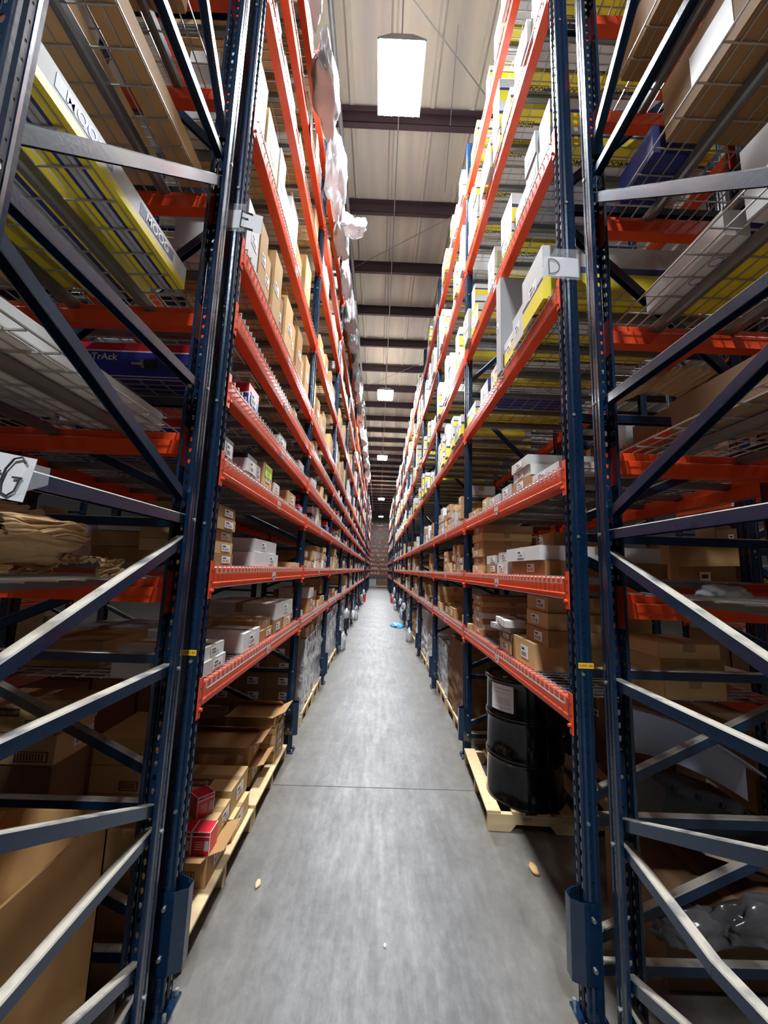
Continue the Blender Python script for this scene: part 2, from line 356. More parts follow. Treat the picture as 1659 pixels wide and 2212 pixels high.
# ================================================================ uprights
def post_mesh(h):
    m = MB(); P = 0.0508; n = int(h/P)
    tear = [(-1, -0.3), (-0.75, -1), (0, -1.25), (0.75, -1), (1, -0.3), (1.0, 0.55), (0, 1.15), (-1.0, 0.55)]
    def cell(fn, u0, u1, v0, v1, hw, hh, shape):
        uc = (u0+u1)/2; vc = (v0+v1)/2
        if shape == 't': inn = [(uc-0.62*hw, vc-0.75*hh), (uc, vc-hh), (uc+0.62*hw, vc-0.75*hh), (uc+hw, vc+0.2*hh), (uc+0.85*hw, vc+0.8*hh), (uc, vc+1.05*hh), (uc-0.85*hw, vc+0.8*hh), (uc-hw, vc+0.2*hh)]
        else: inn = [(uc+hw*math.cos(t), vc+hh*math.sin(t)) for t in [PI*1.25, PI*1.5, PI*1.75, 0, PI*.25, PI*.5, PI*.75, PI]]
        out = [(u0, v0), (uc, v0), (u1, v0), (u1, vc), (u1, v1), (uc, v1), (u0, v1), (u0, vc)]
        for i in range(8):
            j = (i+1) % 8; m.quad([fn(*out[i]), fn(*out[j]), fn(*inn[j]), fn(*inn[i])], NAVYP)
    def strip(fn, u0, u1):
        m.quad([fn(u0, 0), fn(u1, 0), fn(u1, n*P), fn(u0, n*P)], NAVYP)
    front = lambda u, v: (0.0, u, v)
    for a, b in ((-0.034, -0.008), (0.008, 0.034)):
        for k in range(n): cell(front, a, b, k*P, (k+1)*P, 0.0068, 0.0125, 't')
    for seg in (((-0.002, -0.0395), (0, -0.034)), ((0, -0.008), (-0.006, -0.004)), ((-0.006, -0.004), (-0.006, 0.004)), ((-0.006, 0.004), (0, 0.008)), ((0, 0.034), (-0.002, 0.0395)),
                ((-0.006, -0.04), (-0.002, -0.0395)), ((-0.002, 0.0395), (-0.006, 0.04)), ((-0.026, -0.04), (-0.006, -0.04)), ((-0.006, 0.04), (-0.026, 0.04)),
                ((-0.066, -0.04), (-0.044, -0.04)), ((-0.044, 0.04), (-0.066, 0.04)), ((-0.07, -0.036), (-0.066, -0.04)), ((-0.066, 0.04), (-0.07, 0.036)), ((-0.07, -0.024), (-0.07, -0.036)), ((-0.07, 0.036), (-0.07, 0.024))):
        (xa, ya), (xb, yb) = seg
        m.quad([(xa, ya, 0), (xb, yb, 0), (xb, yb, n*P), (xa, ya, n*P)], NAVYP)
    for sgn in (-1, 1):
        fn = (lambda u, v, s=sgn: (u, s*0.04, v))
        a, b = (-0.044, -0.026)
        for k in range(n): cell(fn, a, b, k*P, (k+1)*P, 0.0028, 0.0040, 'c')
    me = m.mesh('post', merge=True)
    bm = bmesh.new(); bm.from_mesh(me); bmesh.ops.recalc_face_normals(bm, faces=bm.faces)
    bmesh.ops.solidify(bm, geom=bm.faces[:], thickness=0.0022); bm.to_mesh(me); bm.free(); return me
POST = post_mesh(PH)
mb = MB(); mb.box(-0.095, 0.03, -0.065, 0.065, 0.0, 0.010, NAVYP)
for yy in (-0.05, 0.05): mb.tube([(0.015, yy, 0.010), (0.015, yy, 0.034)], 0.008, GALV, 6)
PLATE = mb.mesh('base_plate')
HZ = [0.20, 0.76, 1.37, 1.99, 2.595, 3.79, 5.0, 6.2]
DG = [('r', 0.72, 'f', 0.30), ('f', 0.84, 'r', 1.29), ('r', 1.45, 'f', 1.90), ('f', 2.07, 'r', 2.50), ('r', 2.70, 'f', 3.68), ('f', 3.93, 'r', 4.9), ('r', 5.1, 'f', 6.1)]
# 'r' = the post at local x=-DEPTH, 'f' = the post at local x=0
def strut_mesh(a, b, nm='strut', bent=False):
    m = MB(); pts = [Vector(a), Vector(b)]
    if bent: c = (pts[0]+pts[1])/2 + Vector((0.05, 0.02, -0.03)); pts = [pts[0], c, pts[1]]
    for p, q in zip(pts[:-1], pts[1:]):
        d = (q-p).normalized(); side = Vector((0, 1, 0)); up = side.cross(d) if d.x < 0 else d.cross(side)
        if up.z < 0: up = -up
        xf = Matrix((side, d, up)).transposed().to_4x4(); xf.translation = p; L = (q-p).length; w2, h2, t = 0.019, 0.021, 0.004
        prof = [(-w2, h2-0.004), (-w2+0.004, h2), (w2-0.004, h2), (w2, h2-0.004), (w2, -h2), (w2-t, -h2), (w2-t, h2-t), (-w2+t, h2-t), (-w2+t, -h2), (-w2, -h2)]
        k = len(m.v); n = len(prof); mm = m.mi(NAVY)
        for yy in (0, L): m.v += [tuple(xf @ Vector((x, yy, z))) for x, z in prof]
        for i in range(n): m.f.append((k+i, k+(i+1) % n, k+n+(i+1) % n, k+n+i)); m.m.append(mm)
    return m.mesh(nm)
STRUTS = []
IX0, IX1 = -DEPTH+0.036, -0.036
for z in HZ: STRUTS.append(strut_mesh((IX0, 0, z), (IX1, 0, z)))
for a, za, b, zb in DG:
    zr = za if a == 'r' else zb; zf = za if a == 'f' else zb
    STRUTS.append(strut_mesh((IX0-0.0, 0, zr), (IX1, 0, zf)))
mb = MB()
for z in HZ:
    for x in (IX0-0.012, IX1+0.012):
        for s_ in (-1, 1): mb.tube([(x, s_*0.039, z), (x, s_*0.047, z)], 0.008, GALV, 6)
BOLTS = mb.mesh('bolt_set')
def guard_mesh():
    m = MB(); k0 = [(-0.055, -0.048), (0.008, -0.048), (0.055, -0.022), (0.055, 0.022), (0.008, 0.048), (-0.055, 0.048)]
    for (a, b) in zip(k0[:-1], k0[1:]):
        d = (Vector((b[0]-a[0], b[1]-a[1], 0))); nrm = Vector((d.y, -d.x, 0)).normalized()*0.004
        for z0, z1, shr in ((0.16, 0.46, 0),):
            P = [Vector((a[0], a[1], z0)), Vector((b[0], b[1], z0)), Vector((b[0], b[1], z1)), Vector((a[0], a[1], z1))]
            k = len(m.v); m.v += [tuple(p) for p in P]+[tuple(p-nrm) for p in P]
            for q in ((0,1,2,3),(7,6,5,4),(0,4,5,1),(1,5,6,2),(2,6,7,3),(3,7,4,0)): m.f.append(tuple(k+i for i in q)); m.m.append(m.mi(NAVYP))
    for z in (0.22, 0.40):
        for s_ in (-1, 1): m.tube([(-0.03, s_*0.046, z), (-0.03, s_*0.056, z)], 0.009, GALV, 6)
    return m.mesh('post_guard')
GUARD = guard_mesh()
def frame(label, loc, rz, guard=True, group=None, bent=()):
    t = empty('upright_frame', loc, rz)
    link('post', POST, t); link('post', POST, t, (-DEPTH, 0, 0), (0, 0, PI))
    link('base_plate', PLATE, t); link('base_plate', PLATE, t, (-DEPTH, 0, 0), (0, 0, PI))
    for i, s_ in enumerate(STRUTS):
        if i in bent: s_ = strut_mesh((IX0, 0, HZ[i]), (IX1, 0, HZ[i]), bent=True)
        link('strut', s_, t)
    link('bolt_set', BOLTS, t)
    if guard: link('post_guard', GUARD, t)
    tag(t, label, 'rack frame', group); return t
# ================================================================ beams and decks
BH = 0.105
def beam_body(L):
    m = MB(); m.prism([(0, -BH), (0.004, -BH+0.006), (0.004, -BH+0.026), (0, -BH+0.032), (0, -0.006), (-0.004, 0), (-0.030, 0), (-0.034, -0.004), (-0.034, -0.040), (-0.056, -0.042), (-0.058, -0.047), (-0.058, -BH)], 0, L, ORNG)
    return m
def conn_body(m, y, s):
    """end plate bent round the post, s=+1 at the near end"""
    t = 0.004; z1, z0 = 0.028, -0.150
    ye = y - s*0.036
    m.box(0.002, 0.006, min(y, ye), max(y, ye), z0, z1, ORNG)
    m.box(-0.062, 0.006, y-(t if s > 0 else 0), y+(0 if s > 0 else t), z0, z1, ORNG)
    for zz in (-0.02, -0.07, -0.122): m.tube([(0.006, y-s*0.018, zz), (0.0068, y-s*0.018, zz)], 0.006, INK, 8)
    m.tube([(0.006, y-s*0.012, -0.112), (0.018, y-s*0.012, -0.112)], 0.008, ORNG, 8)
def tag_label(m, L):
    m.box(0.0062, 0.007, L*0.5-0.045, L*0.5+0.045, -0.092, -0.034, LABEL)
    for k in range(5): m.box(0.007, 0.0073, L*0.5-0.028+k*0.011, L*0.5-0.028+k*0.011+0.006, -0.074, -0.060, INK)
    m.box(0.007, 0.0073, L*0.5-0.008, L*0.5+0.010, -0.052, -0.046, INK)
_bm = {}
def beam_meshes(L):
    if L in _bm: return _bm[L]
    b = beam_body(L).mesh('load_beam')
    m = MB(); conn_body(m, 0, 1); c0 = m.mesh('connector')
    m = MB(); conn_body(m, L, -1); c1 = m.mesh('connector')
    m = MB(); tag_label(m, L); lb = m.mesh('shelf_label')
    m = beam_body(L); conn_body(m, 0, 1); conn_body(m, L, -1); tag_label(m, L); far = m.mesh('load_beam')
    _bm[L] = (b, c0, c1, lb, far); return _bm[L]
FARB = MB()
def beam(loc, rz, L, label, group, near=True, lab=True, one=False):
    if one:
        me = beam_meshes(L)[4]; xf = Matrix.Translation(loc) @ Matrix.Rotation(rz, 4, 'Z'); k = len(FARB.v)
        FARB.v += [tuple(xf @ v.co) for v in me.vertices]; FARB.f += [tuple(k+i for i in p.vertices) for p in me.polygons]; FARB.m += [FARB.mi(me.materials[p.material_index]) for p in me.polygons]; return
    b, c0, c1, lb, far = beam_meshes(L)
    if near:
        o = link('load_beam', b, None, loc, (0, 0, rz)); link('connector', c0, o); link('connector', c1, o)
        if lab: link('shelf_label', lb, o)
    else: o = link('load_beam', far, None, loc, (0, 0, rz))
    tag(o, label, 'shelf beam', group); return o
_dk = {}
def deck_meshes(L, D):
    k = (L, D)
    if k in _dk: return _dk[k]
    m = MB(); r_ = 0.0026; n = int(L/0.0585); x1 = -D+0.02
    for i in range(n+1):
        y = 0.03+(L-0.06)*i/n
        m.box(x1, 0.008, y-r_, y+r_, 0.0, 2*r_, WIRE); m.box(0.0075, 0.0075+2*r_, y-r_, y+r_, -0.032, 2*r_, WIRE)
    for half in ((0.03, L/2-0.015), (L/2+0.015, L-0.03)):
        m.box(0.0075+2*r_, 0.0075+4*r_, half[0], half[1], -0.034, -0.034+2*r_, WIRE)
        nx = int(D/0.11)
        for i in range(nx+1):
            x = x1+(-0.04-x1)*i/nx; m.box(x-r_, x+r_, half[0], half[1], -2*r_, 0, WIRE)
    w_ = m.mesh('wire_grid')
    m = MB(); c = []
    for i in range(6):
        y = L*(0.10+0.16*i)
        m2 = MB(); pr = [(-0.024, -0.006), (-0.019, -0.034), (-0.008, -0.040), (0.008, -0.040), (0.019, -0.034), (0.024, -0.006)]
        n_ = len(pr)
        xf = Matrix.Rotation(-PI/2, 4, 'Z') ; k0 = len(m2.v)
        m2.v += [(-0.034, y+a, z) for a, z in pr]+[(-D+0.034, y+a, z) for a, z in pr]
        for q in range(n_-1): m2.f.append((q, q+1, n_+q+1, n_+q)); m2.m.append(m2.mi(CHAN))
        m2.f.append((0, n_, 2*n_-1, n_-1)); m2.m.append(0); m2.f.append(tuple(range(n_-1, -1, -1))); m2.m.append(0); m2.f.append(tuple(range(n_, 2*n_))); m2.m.append(0)
        c.append(m2.mesh('support_channel'))
        m.v += []; kk = len(m.v); m.v += m2.v; m.f += [tuple(kk+i_ for i_ in f) for f in m2.f]; m.m += [m.mi(CHAN)]*len(m2.f)
    chan = m
    # far version: wires and channels in one mesh
    far = MB(); far.mats = [WIRE, CHAN]
    far.v = [tuple(v.co) for v in w_.vertices]; far.f = [tuple(p.vertices) for p in w_.polygons]; far.m = [0]*len(far.f)
    kk = len(far.v); far.v += chan.v; far.f += [tuple(kk+i_ for i_ in f) for f in chan.f]; far.m += [1]*len(chan.f)
    _dk[k] = (w_, c, far.mesh('wire_deck')); return _dk[k]
def deck(loc, rz, L, D, label, group, near=True):
    w_, c, far = deck_meshes(L, D)
    if near:
        o = link('wire_deck', w_, None, loc, (0, 0, rz))
        for ch in c: link('support_channel', ch, o)
    else: o = link('wire_deck', far, None, loc, (0, 0, rz))
    tag(o, label, 'wire shelf', group); return o

# ---------------------------------------------------------------- build the aisle racks
def aisle_rack(side, X, lv):
    sg = 1 if side == 'left' else -1; rz = 0 if sg > 0 else PI
    nfr = 0
    for i in range(NB1+NB2+2):
        y = Y1+i*BAY if i <= NB1 else Y2+(i-NB1-1)*BAY
        frame('navy blue slotted upright frame, %s from the near end of the %s aisle rack' % (ORD[i], side), (X, y+PW/2, 0), rz, guard=(i < NB1+1), group='upright frames of the %s rack' % side)
    for i in range(NB1+NB2):
        y = bay_y(i)+PW
        near = i < 3
        for l, z in enumerate(lv):
            zt = z-0.022
            yy = y if sg > 0 else y+CL
            beam((X, yy, zt), rz, CL, 'orange front load beam, %s shelf up, %s bay, %s aisle rack' % (ORD[l], ORD[i], side), 'orange load beams', near, one=(i >= NB1))
            if i < 3:
                beam((X-sg*DEPTH, y+CL if sg > 0 else y, zt), rz+PI, CL, 'orange rear load beam, %s shelf up, %s bay, %s aisle rack' % (ORD[l], ORD[i], side), 'orange load beams', i < 1, False)
            if i < NB1:
                deck((X, yy, zt+0.001), rz, CL, DEPTH, 'wire mesh deck, %s shelf up, %s bay, %s aisle rack' % (ORD[l], ORD[i], side), 'wire mesh decks', i < 2)
aisle_rack('left', XL, LEVL)
aisle_rack('right', XR, LEVR)
tag(FARB.obj('load_beam'), 'remaining orange load beams of both racks past the cross aisle', 'shelf beams', kind='stuff')

# ---------------------------------------------------------------- the two foreground racks across the camera's path
YR, YN = 1.752, 1.752-DEPTH
LV0 = {'left': [1.76, 2.40, 3.01, 3.63, 4.25, 4.89], 'right': [1.76, 2.385, 3.01, 3.60, 4.225, 4.84]}
XC0 = {'left': -0.852, 'right': 1.012}
CL0 = 2.2
for side, sg in (('left', -1), ('right', 1)):
    xc = XC0[side]
    # local x of the frame points to +y: rotate by 90 degrees, far post at y=YR
    frame('navy blue slotted upright frame with dusty braces in the foreground at %s' % side, (xc, YR, 0), PI/2, guard=False, group='foreground upright frames', bent=((1,) if side == 'right' else ()))
    frame('navy upright frame at the outer end of the foreground %s rack' % side, (xc+sg*(CL0+PW), YR, 0), PI/2, guard=False, group='foreground upright frames')
    xe = xc+sg*PW/2                         # where the beams start
    for l, z in enumerate(LV0[side]):
        zt = z-0.02
        # rear beam: outer face to +y.   local y -> -x for rz=PI/2
        xs = xe+CL0 if sg > 0 else xe
        beam((xs, YR, zt), PI/2, CL0, 'orange rear load beam, %s shelf up, foreground %s rack' % (ORD[l], side), 'orange load beams', True, False)
        xs = xe if sg > 0 else xe-CL0
        beam((xs, YN, zt), -PI/2, CL0, 'orange near load beam, %s shelf up, foreground %s rack' % (ORD[l], side), 'orange load beams', True, False)
        deck((xs, YN, zt+0.001), -PI/2, CL0, DEPTH, 'galvanised wire mesh deck, %s shelf up, foreground %s rack' % (ORD[l], side), 'wire mesh decks', True)

# ---------------------------------------------------------------- racks of the neighbouring aisles, seen through the shelves
for side, sg in (('left', -1), ('right', 1)):
    X = (XL if side == 'left' else XR)+sg*(DEPTH+0.25)
    rz = 0 if sg < 0 else PI
    for i in range(3):
        frame('navy upright frame, %s along, of the rack backing the %s aisle rack' % (ORD[i], side), (X, Y1+0.5+i*BAY+PW/2, 0), rz, guard=False, group='upright frames behind')
    X2 = X+sg*(DEPTH+1.9)
    for i in range(4):
        frame('dark navy upright frame, %s of the rack across the next aisle at %s' % (ORD[i], side), (X2, Y1-2.0+i*BAY, 0), rz, guard=False, group='upright frames across the next aisle')
    for i in range(3):
        for l, z in enumerate([1.2, 1.78, 2.35, 3.0, 3.9]):
            y = Y1+(i-1)*BAY+PW/2+0.32; yy = y if sg < 0 else y+CL
            beam((X2, yy, z), rz, CL, 'orange beam, %s shelf up, %s bay, rack across the next aisle at %s' % (ORD[l], ORD[i], side), 'orange load beams', False)
            deck((X2, yy, z+0.001), rz, CL, DEPTH, 'wire deck, %s shelf up, %s bay, rack across the next aisle at %s' % (ORD[l], ORD[i], side), 'wire mesh decks', False)
        for l, z in enumerate([1.76, 3.0, 4.2]):
            y = Y1+0.5+i*BAY+PW; yy = y if sg < 0 else y+CL
            if i < 2:
                beam((X, yy, z), rz, CL, 'orange beam, %s shelf up, %s bay, rack backing the %s rack' % (ORD[l], ORD[i], side), 'orange load beams', False)
                deck((X, yy, z+0.001), rz, CL, DEPTH, 'wire deck, %s shelf up, %s bay, rack backing the %s rack' % (ORD[l], ORD[i], side), 'wire mesh decks', False)

# ================================================================ cartons
# every carton: origin at the middle of its front bottom edge, front face to +x, body to -x
def add_label(m, x, y0, y1, z0, z1, rng):
    m.box(x, x+0.0008, y0, y1, z0, z1, LABEL)
    w_, h_ = y1-y0, z1-z0
    for k in range(7):
        a = y0+w_*(0.12+0.10*k); m.box(x+0.0008, x+0.0011, a, a+w_*0.05*rng.choice((0.6, 1, 1.3)), z0+h_*0.14, z0+h_*0.48, INK)
    m.box(x+0.0008, x+0.0011, y0+w_*0.12, y0+w_*0.5, z0+h_*0.62, z0+h_*0.82, INK)
STY = {'brown': CARD, 'light': CARDL, 'dark': CARDD, 'white': WHITE, 'grey': GREYC}
count = {}
stuff = {}
def carton(w_, d_, h_, style, loc, rz, label, group, near=True, seed=0, flaps=False, marks=None, lab=True, hero=True):
    rng = random.Random(seed*7919+int(w_*1000))
    kind = {'brown': 'cardboard_box', 'light': 'cardboard_box', 'dark': 'cardboard_box', 'white': 'white_box', 'grey': 'white_box', 'moog': 'yellow_box', 'redblue': 'parts_box', 'bw': 'parts_box', 'red': 'parts_box', 'navy': 'parts_box'}[style]
    cap = {'cardboard_box': 180, 'white_box': 225, 'parts_box': 270, 'yellow_box': 280}[kind]
    if not hero: count[kind] = count.get(kind, 0)+1
    over = (not hero) and count[kind] > cap
    m = MB()
    if style in STY:
        M_ = STY[style]; c = 0.003
        m.box(-d_, 0, -w_/2, w_/2, 0, h_-0.0 if not flaps else h_*0.98, M_)
        if h_ > 0.06 and not flaps:            # top flap seam
            m.box(-d_+0.002, -0.002, -0.002, 0.002, h_, h_+0.0012, CARDD)
    elif style == 'moog':
        m.box(-d_, 0, -w_/2, w_/2, h_*0.62, h_, WHITE); m.box(-d_, 0, -w_/2, w_/2, h_*0.50, h_*0.62, STRIPE)
        m.box(-d_, 0, -w_/2, w_/2, 0.0008, h_*0.50, YELL)
        m.box(-d_, 0, -w_/2, -w_/2+w_*0.45, 0, 0.001, WHITE); m.box(-d_, 0, -w_/2+w_*0.45, -w_/2+w_*0.55, 0, 0.001, STRIPE); m.box(-d_, 0, -w_/2+w_*0.55, w_/2, 0, 0.001, YELL)
        fy = rng.choice((0, 0, 0.35, 0.6)); m.box(0, 0.0011, -w_/2, w_/2, h_*fy, h_, WHITE)
        if fy: m.box(0, 0.0011, -w_/2, w_/2, 0.0, h_*fy, YELL)
        if fy: m.box(0.0011, 0.0014, -w_/2, w_/2, h_*fy, h_*(fy+0.07), STRIPE)
    elif style == 'redblue':
        m.box(-d_, 0, -w_/2, w_/2, h_*0.62, h_, REDC); m.box(-d_, 0, -w_/2, w_/2, h_*0.57, h_*0.62, LABEL); m.box(-d_, 0, -w_/2, w_/2, 0, h_*0.57, BLUEC)
    elif style == 'bw':
        m.box(-d_, 0, -w_/2, w_/2, h_*0.80, h_, BLACKC); m.box(-d_, 0, -w_/2, w_/2, h_*0.2, h_*0.80, WHITE); m.box(-d_, 0, -w_/2, w_/2, 0, h_*0.2, BLACKC)
    elif style == 'red':
        m.box(-d_, 0, -w_/2, w_/2, 0, h_, REDC)
        e = 0.0035
        for (a, b_) in ((-w_/2, -w_/2+e), (w_/2-e, w_/2)): m.box(0, 0.0008, a, b_, 0, h_, LABEL)
        m.box(0, 0.0008, -w_/2, w_/2, h_*0.78, h_*0.82, LABEL); m.box(0, 0.0008, -w_/2, w_/2, h_-e, h_, LABEL)
        m.box(0, 0.0008, -w_/2+0.008, -w_/2+w_*0.3, h_*0.85, h_*0.95, BLACKC)
        m.box(-d_, 0, -w_/2, -w_/2+e, h_, h_+0.0008, LABEL); m.box(-d_, 0, w_/2-e, w_/2, h_, h_+0.0008, LABEL)
        for q in range(4): m.box(0.0, 0.0009, -w_*0.3, w_*0.1, h_*(0.25+0.1*q), h_*(0.28+0.1*q), PAPER)
        m.box(0, 0.001, w_*0.2, w_*0.42, h_*0.2, h_*0.62, GREYC)
    elif style == 'navy':
        m.box(-d_, 0, -w_/2, w_/2, 0, h_, BLUEC); m.box(0, 0.001, -w_/2, w_/2, h_*0.2, h_*0.7, WHITE)
    if over or not near:
        if lab and style != 'red':
            q = min(0.09, w_*0.55); hh = min(0.06, h_*0.55)
            m.box(0.0012, 0.002, -q/2, q/2, h_*0.5-hh/2, h_*0.5+hh/2, LABEL)
            m.box(0.002, 0.0024, -q*0.3, q*0.3, h_*0.5-hh*0.25, h_*0.5+hh*0.2, INK)
    if over:
        sm = stuff.setdefault(kind, MB()); xf = Matrix.Translation(loc) @ Matrix.Rotation(rz, 4, 'Z')
        k = len(sm.v); sm.v += [tuple(xf @ Vector(v)) for v in m.v]; sm.f += [tuple(k+i_ for i_ in f) for f in m.f]
        sm.m += [sm.mi(m.mats[q]) for q in m.m]; return None
    o = m.obj(kind, None, loc, (0, 0, rz))
    tag(o, label, 'box', group)
    if near and lab and style != 'red':
        q = min(0.12, w_*0.5); hh = min(0.075, h_*0.6); off = rng.uniform(-0.15, 0.2)*w_
        l_ = MB(); add_label(l_, 0.0012, off-q/2, off+q/2, h_*0.5-hh/2, h_*0.5+hh/2, rng); l_.obj('label', o)
    if near and style in ('brown', 'light', 'dark', 'white', 'grey') and w_ > 0.14 and not flaps:
        t_ = MB(); t_.box(-d_, 0, -0.024, 0.024, h_+0.0013, h_+0.0017, TAPE); t_.box(-d_*0.5-0.03, -d_*0.5+0.03, -w_/2-0.0006, w_/2+0.0006, h_*0.45, h_+0.0018, TAPE)
        t_.obj('tape', o)
    if flaps:
        f_ = MB(); a = rng.uniform(0.5, 1.0)
        fl = min(0.12, w_*0.35)
        f_.bar((-0.002, 0, h_), (fl*math.cos(a), 0, h_+fl*math.sin(a)*0.5), w_*0.98, 0.004, STY[style])
        f_.bar((-d_/2, -w_/2+0.002, h_), (-d_/2, -w_/2-fl*0.8, h_+0.02), d_*0.98, 0.004, STY[style])
        f_.bar((-d_/2, w_/2-0.002, h_), (-d_/2, w_/2-fl*0.7, h_+0.05), d_*0.98, 0.004, STY[style])
        f_.obj('flap', o)
    return o
DESC = {'brown': 'brown carton', 'light': 'light brown carton', 'dark': 'dark brown carton', 'white': 'white box', 'grey': 'grey-white box', 'moog': 'yellow and white box', 'redblue': 'red and blue box', 'bw': 'black and white box', 'red': 'small red parts box', 'navy': 'navy and white box'}

def fill(side, i, l, z, clear, styles, wr, hr, dr, dens, ys=0.04, ye=None, stack=1, setb=(0.0, 0.05), near=None, tall=False):
    """a row of separate boxes along one shelf of one bay"""
    sg = 1 if side == 'left' else -1; X = XL if sg > 0 else XR; rz = 0 if sg > 0 else PI
    y0 = bay_y(i)+PW; y = y0+ys; end = y0+(ye if ye else CL-0.04); k = 0
    near = (i < 2) if near is None else near
    while y < end and k < 29:
        w_ = random.uniform(*wr)
        if y+w_ > end: break
        if random.random() < dens:
            n = random.randint(1, stack); zz = z-0.016; st0 = random.choice(styles)
            sb = random.uniform(*setb)
            for q in range(n):
                h_ = random.uniform(*hr)
                if zz+h_ > z+clear: break
                st = st0 if random.random() < 0.75 else random.choice(styles)
                d_ = random.uniform(*dr); ww = w_*random.uniform(0.9, 0.99)
                pos = '' if n == 1 else [' lowest', ' stacked second', ' stacked third', ' stacked fourth', ' stacked fifth', ' stacked sixth'][q]
                carton(ww, d_, h_, st, (X-sg*(0.004+sb+random.uniform(0, 0.01)), y+w_/2, zz+0.0005), rz+random.uniform(-0.02, 0.02),
                       '%s%s, %s along, %s shelf up, %s bay, %s rack' % (DESC[st], pos, ORD[k], ORD[l], ORD[i], side), 'boxes on the %s aisle rack' % side, near, seed=k+31*l+977*i, hero=False)
                zz += h_+0.002
            k += 1
        y += w_+random.uniform(0.004, 0.03)*(1 if dens > 0.7 else 3)

# ---- hand placed boxes of the first left bay: (y0, y1, depth, z, h, style, setback, words)
def put(side, y0, y1, d_, z, h_, st, sb, words, flaps=False, rz=0, **k):
    sg = 1 if side == 'left' else -1; X = XL if sg > 0 else XR
    return carton(y1-y0, d_, h_, st, (X-sg*sb, (y0+y1)/2, z), (0 if sg > 0 else PI)+rz, words, 'boxes in the first %s bay' % side, True, seed=int(y0*100), flaps=flaps, **k)
zL = [v-0.0155 for v in LEVL]
z = zL[0]
put('left', 1.96, 2.26, 0.42, z, 0.068, 'white', 0.02, 'lower flat white carton of the pair beside the amber weight tag, left rack')
put('left', 1.98, 2.25, 0.40, z+0.07, 0.062, 'white', 0.03, 'upper flat white carton of the pair beside the amber weight tag, left rack')
put('left', 2.55, 2.88, 0.62, z, 0.115, 'white', 0.02, 'long white carton on the lowest left shelf, set back from the weight tag')
put('left', 2.92, 3.26, 0.55, z, 0.07, 'brown', 0.03, 'lower of two brown cartons beside the long white carton, lowest left shelf')
put('left', 2.94, 3.27, 0.60, z+0.072, 0.066, 'light', 0.05, 'upper of two brown cartons beside the long white carton, lowest left shelf')
put('left', 3.30, 3.56, 0.35, z, 0.10, 'brown', 0.02, 'brown carton under the big white carton, lowest left shelf')
put('left', 3.60, 3.88, 0.35, z, 0.10, 'light', 0.02, 'small light brown carton under the far side of the big white carton')
put('left', 3.30, 3.92, 0.60, z+0.103, 0.13, 'white', 0.02, 'big white taped carton on top of small cartons, lowest left shelf')
put('left', 3.94, 4.12, 0.30, z, 0.15, 'dark', 0.05, 'dark carton at the far end of the lowest left shelf')
put('left', 2.5, 2.85, 0.35, z+0.0, 0.14, 'grey', 0.68, 'grey-white carton behind the long white carton, lowest left shelf')
z = zL[1]
for q in range(5):
    put('left', 1.97, 2.235, 0.36, z+q*0.062, 0.060, 'light' if q % 2 else 'brown', 0.02+0.006*(q % 3), '%s carton up in the stack of five brown labelled cartons, second left shelf' % ORD[q])
put('left', 2.62, 3.24, 0.40, z, 0.092, 'white', 0.02, 'lower of two long white cartons at eye level, second left shelf')
put('left', 2.64, 3.20, 0.40, z+0.094, 0.090, 'white', 0.03, 'upper of two long white cartons at eye level, second left shelf')
put('left', 3.72, 4.13, 0.36, z, 0.045, 'light', 0.02, 'flat light brown carton at the far end of second left shelf')
for q in range(3):
    put('left', 3.55, 4.10, 0.5, z+q*0.075, 0.073, 'dark', 0.48, '%s carton up in the dark stack at the back of second left shelf' % ORD[q])
z = zL[2]
put('left', 1.97, 2.10, 0.20, z, 0.12, 'bw', 0.02, 'white box with a black top nearest the post, third left shelf')
put('left', 2.12, 2.20, 0.16, z, 0.19, 'redblue', 0.12, 'tall navy and red box behind the first box, third left shelf')
put('left', 2.34, 2.52, 0.36, z, 0.135, 'bw', 0.02, 'black and white lidded box with a shipping label, third left shelf')
put('left', 2.55, 2.64, 0.30, z, 0.12, 'white', 0.03, 'narrow white box beside the black and white box, third left shelf')
o = put('left', 2.68, 2.89, 0.18, z, 0.175, 'light', 0.02, 'upright brown box bearing a bright fluorescent yellow sticker, third left shelf')
m = MB(); m.box(0.0022, 0.003, -0.075, 0.08, 0.085, 0.165, LIME)
m.add_mesh(text_mesh('NEEDED', 0.01), face_xf((0.0034, 0, 0.140), (0, 1, 0), (0, 0, 1), 0.040), INK); m.add_mesh(text_mesh('PARTS'), face_xf((0.0034, 0, 0.104), (0, 1, 0), (0, 0, 1), 0.030), INK)
m.obj('sticker', o)['label'] = 'fluorescent yellow sticker'
put('left', 2.97, 3.13, 0.18, z, 0.095, 'white', 0.02, 'small white box after the stickered box, third left shelf')
put('left', 3.42, 3.74, 0.30, z, 0.125, 'light', 0.02, 'plain brown carton near the middle post, third left shelf')
put('left', 3.90, 4.12, 0.22, z, 0.08, 'redblue', 0.02, 'small red and blue box touching the second post, third left shelf')
z = zL[3]
put('left', 2.26, 2.45, 0.20, z, 0.145, 'redblue', 0.02, 'red and blue parts box standing alone near the post, fourth left shelf')
put('left', 3.00, 3.24, 0.20, z, 0.10, 'bw', 0.02, 'black and white parts box mid way, fourth left shelf')
put('left', 3.80, 4.05, 0.20, z, 0.10, 'grey', 0.02, 'grey box near the second post, fourth left shelf')
z = zL[4]
put('left', 2.9, 3.2, 0.3, z, 0.10, 'light', 0.25, 'brown carton set back on the fifth left shelf')
put('left', 3.45, 3.6, 0.2, z, 0.10, 'brown', 0.03, 'small brown carton at the edge of the fifth left shelf')
z = zL[5]
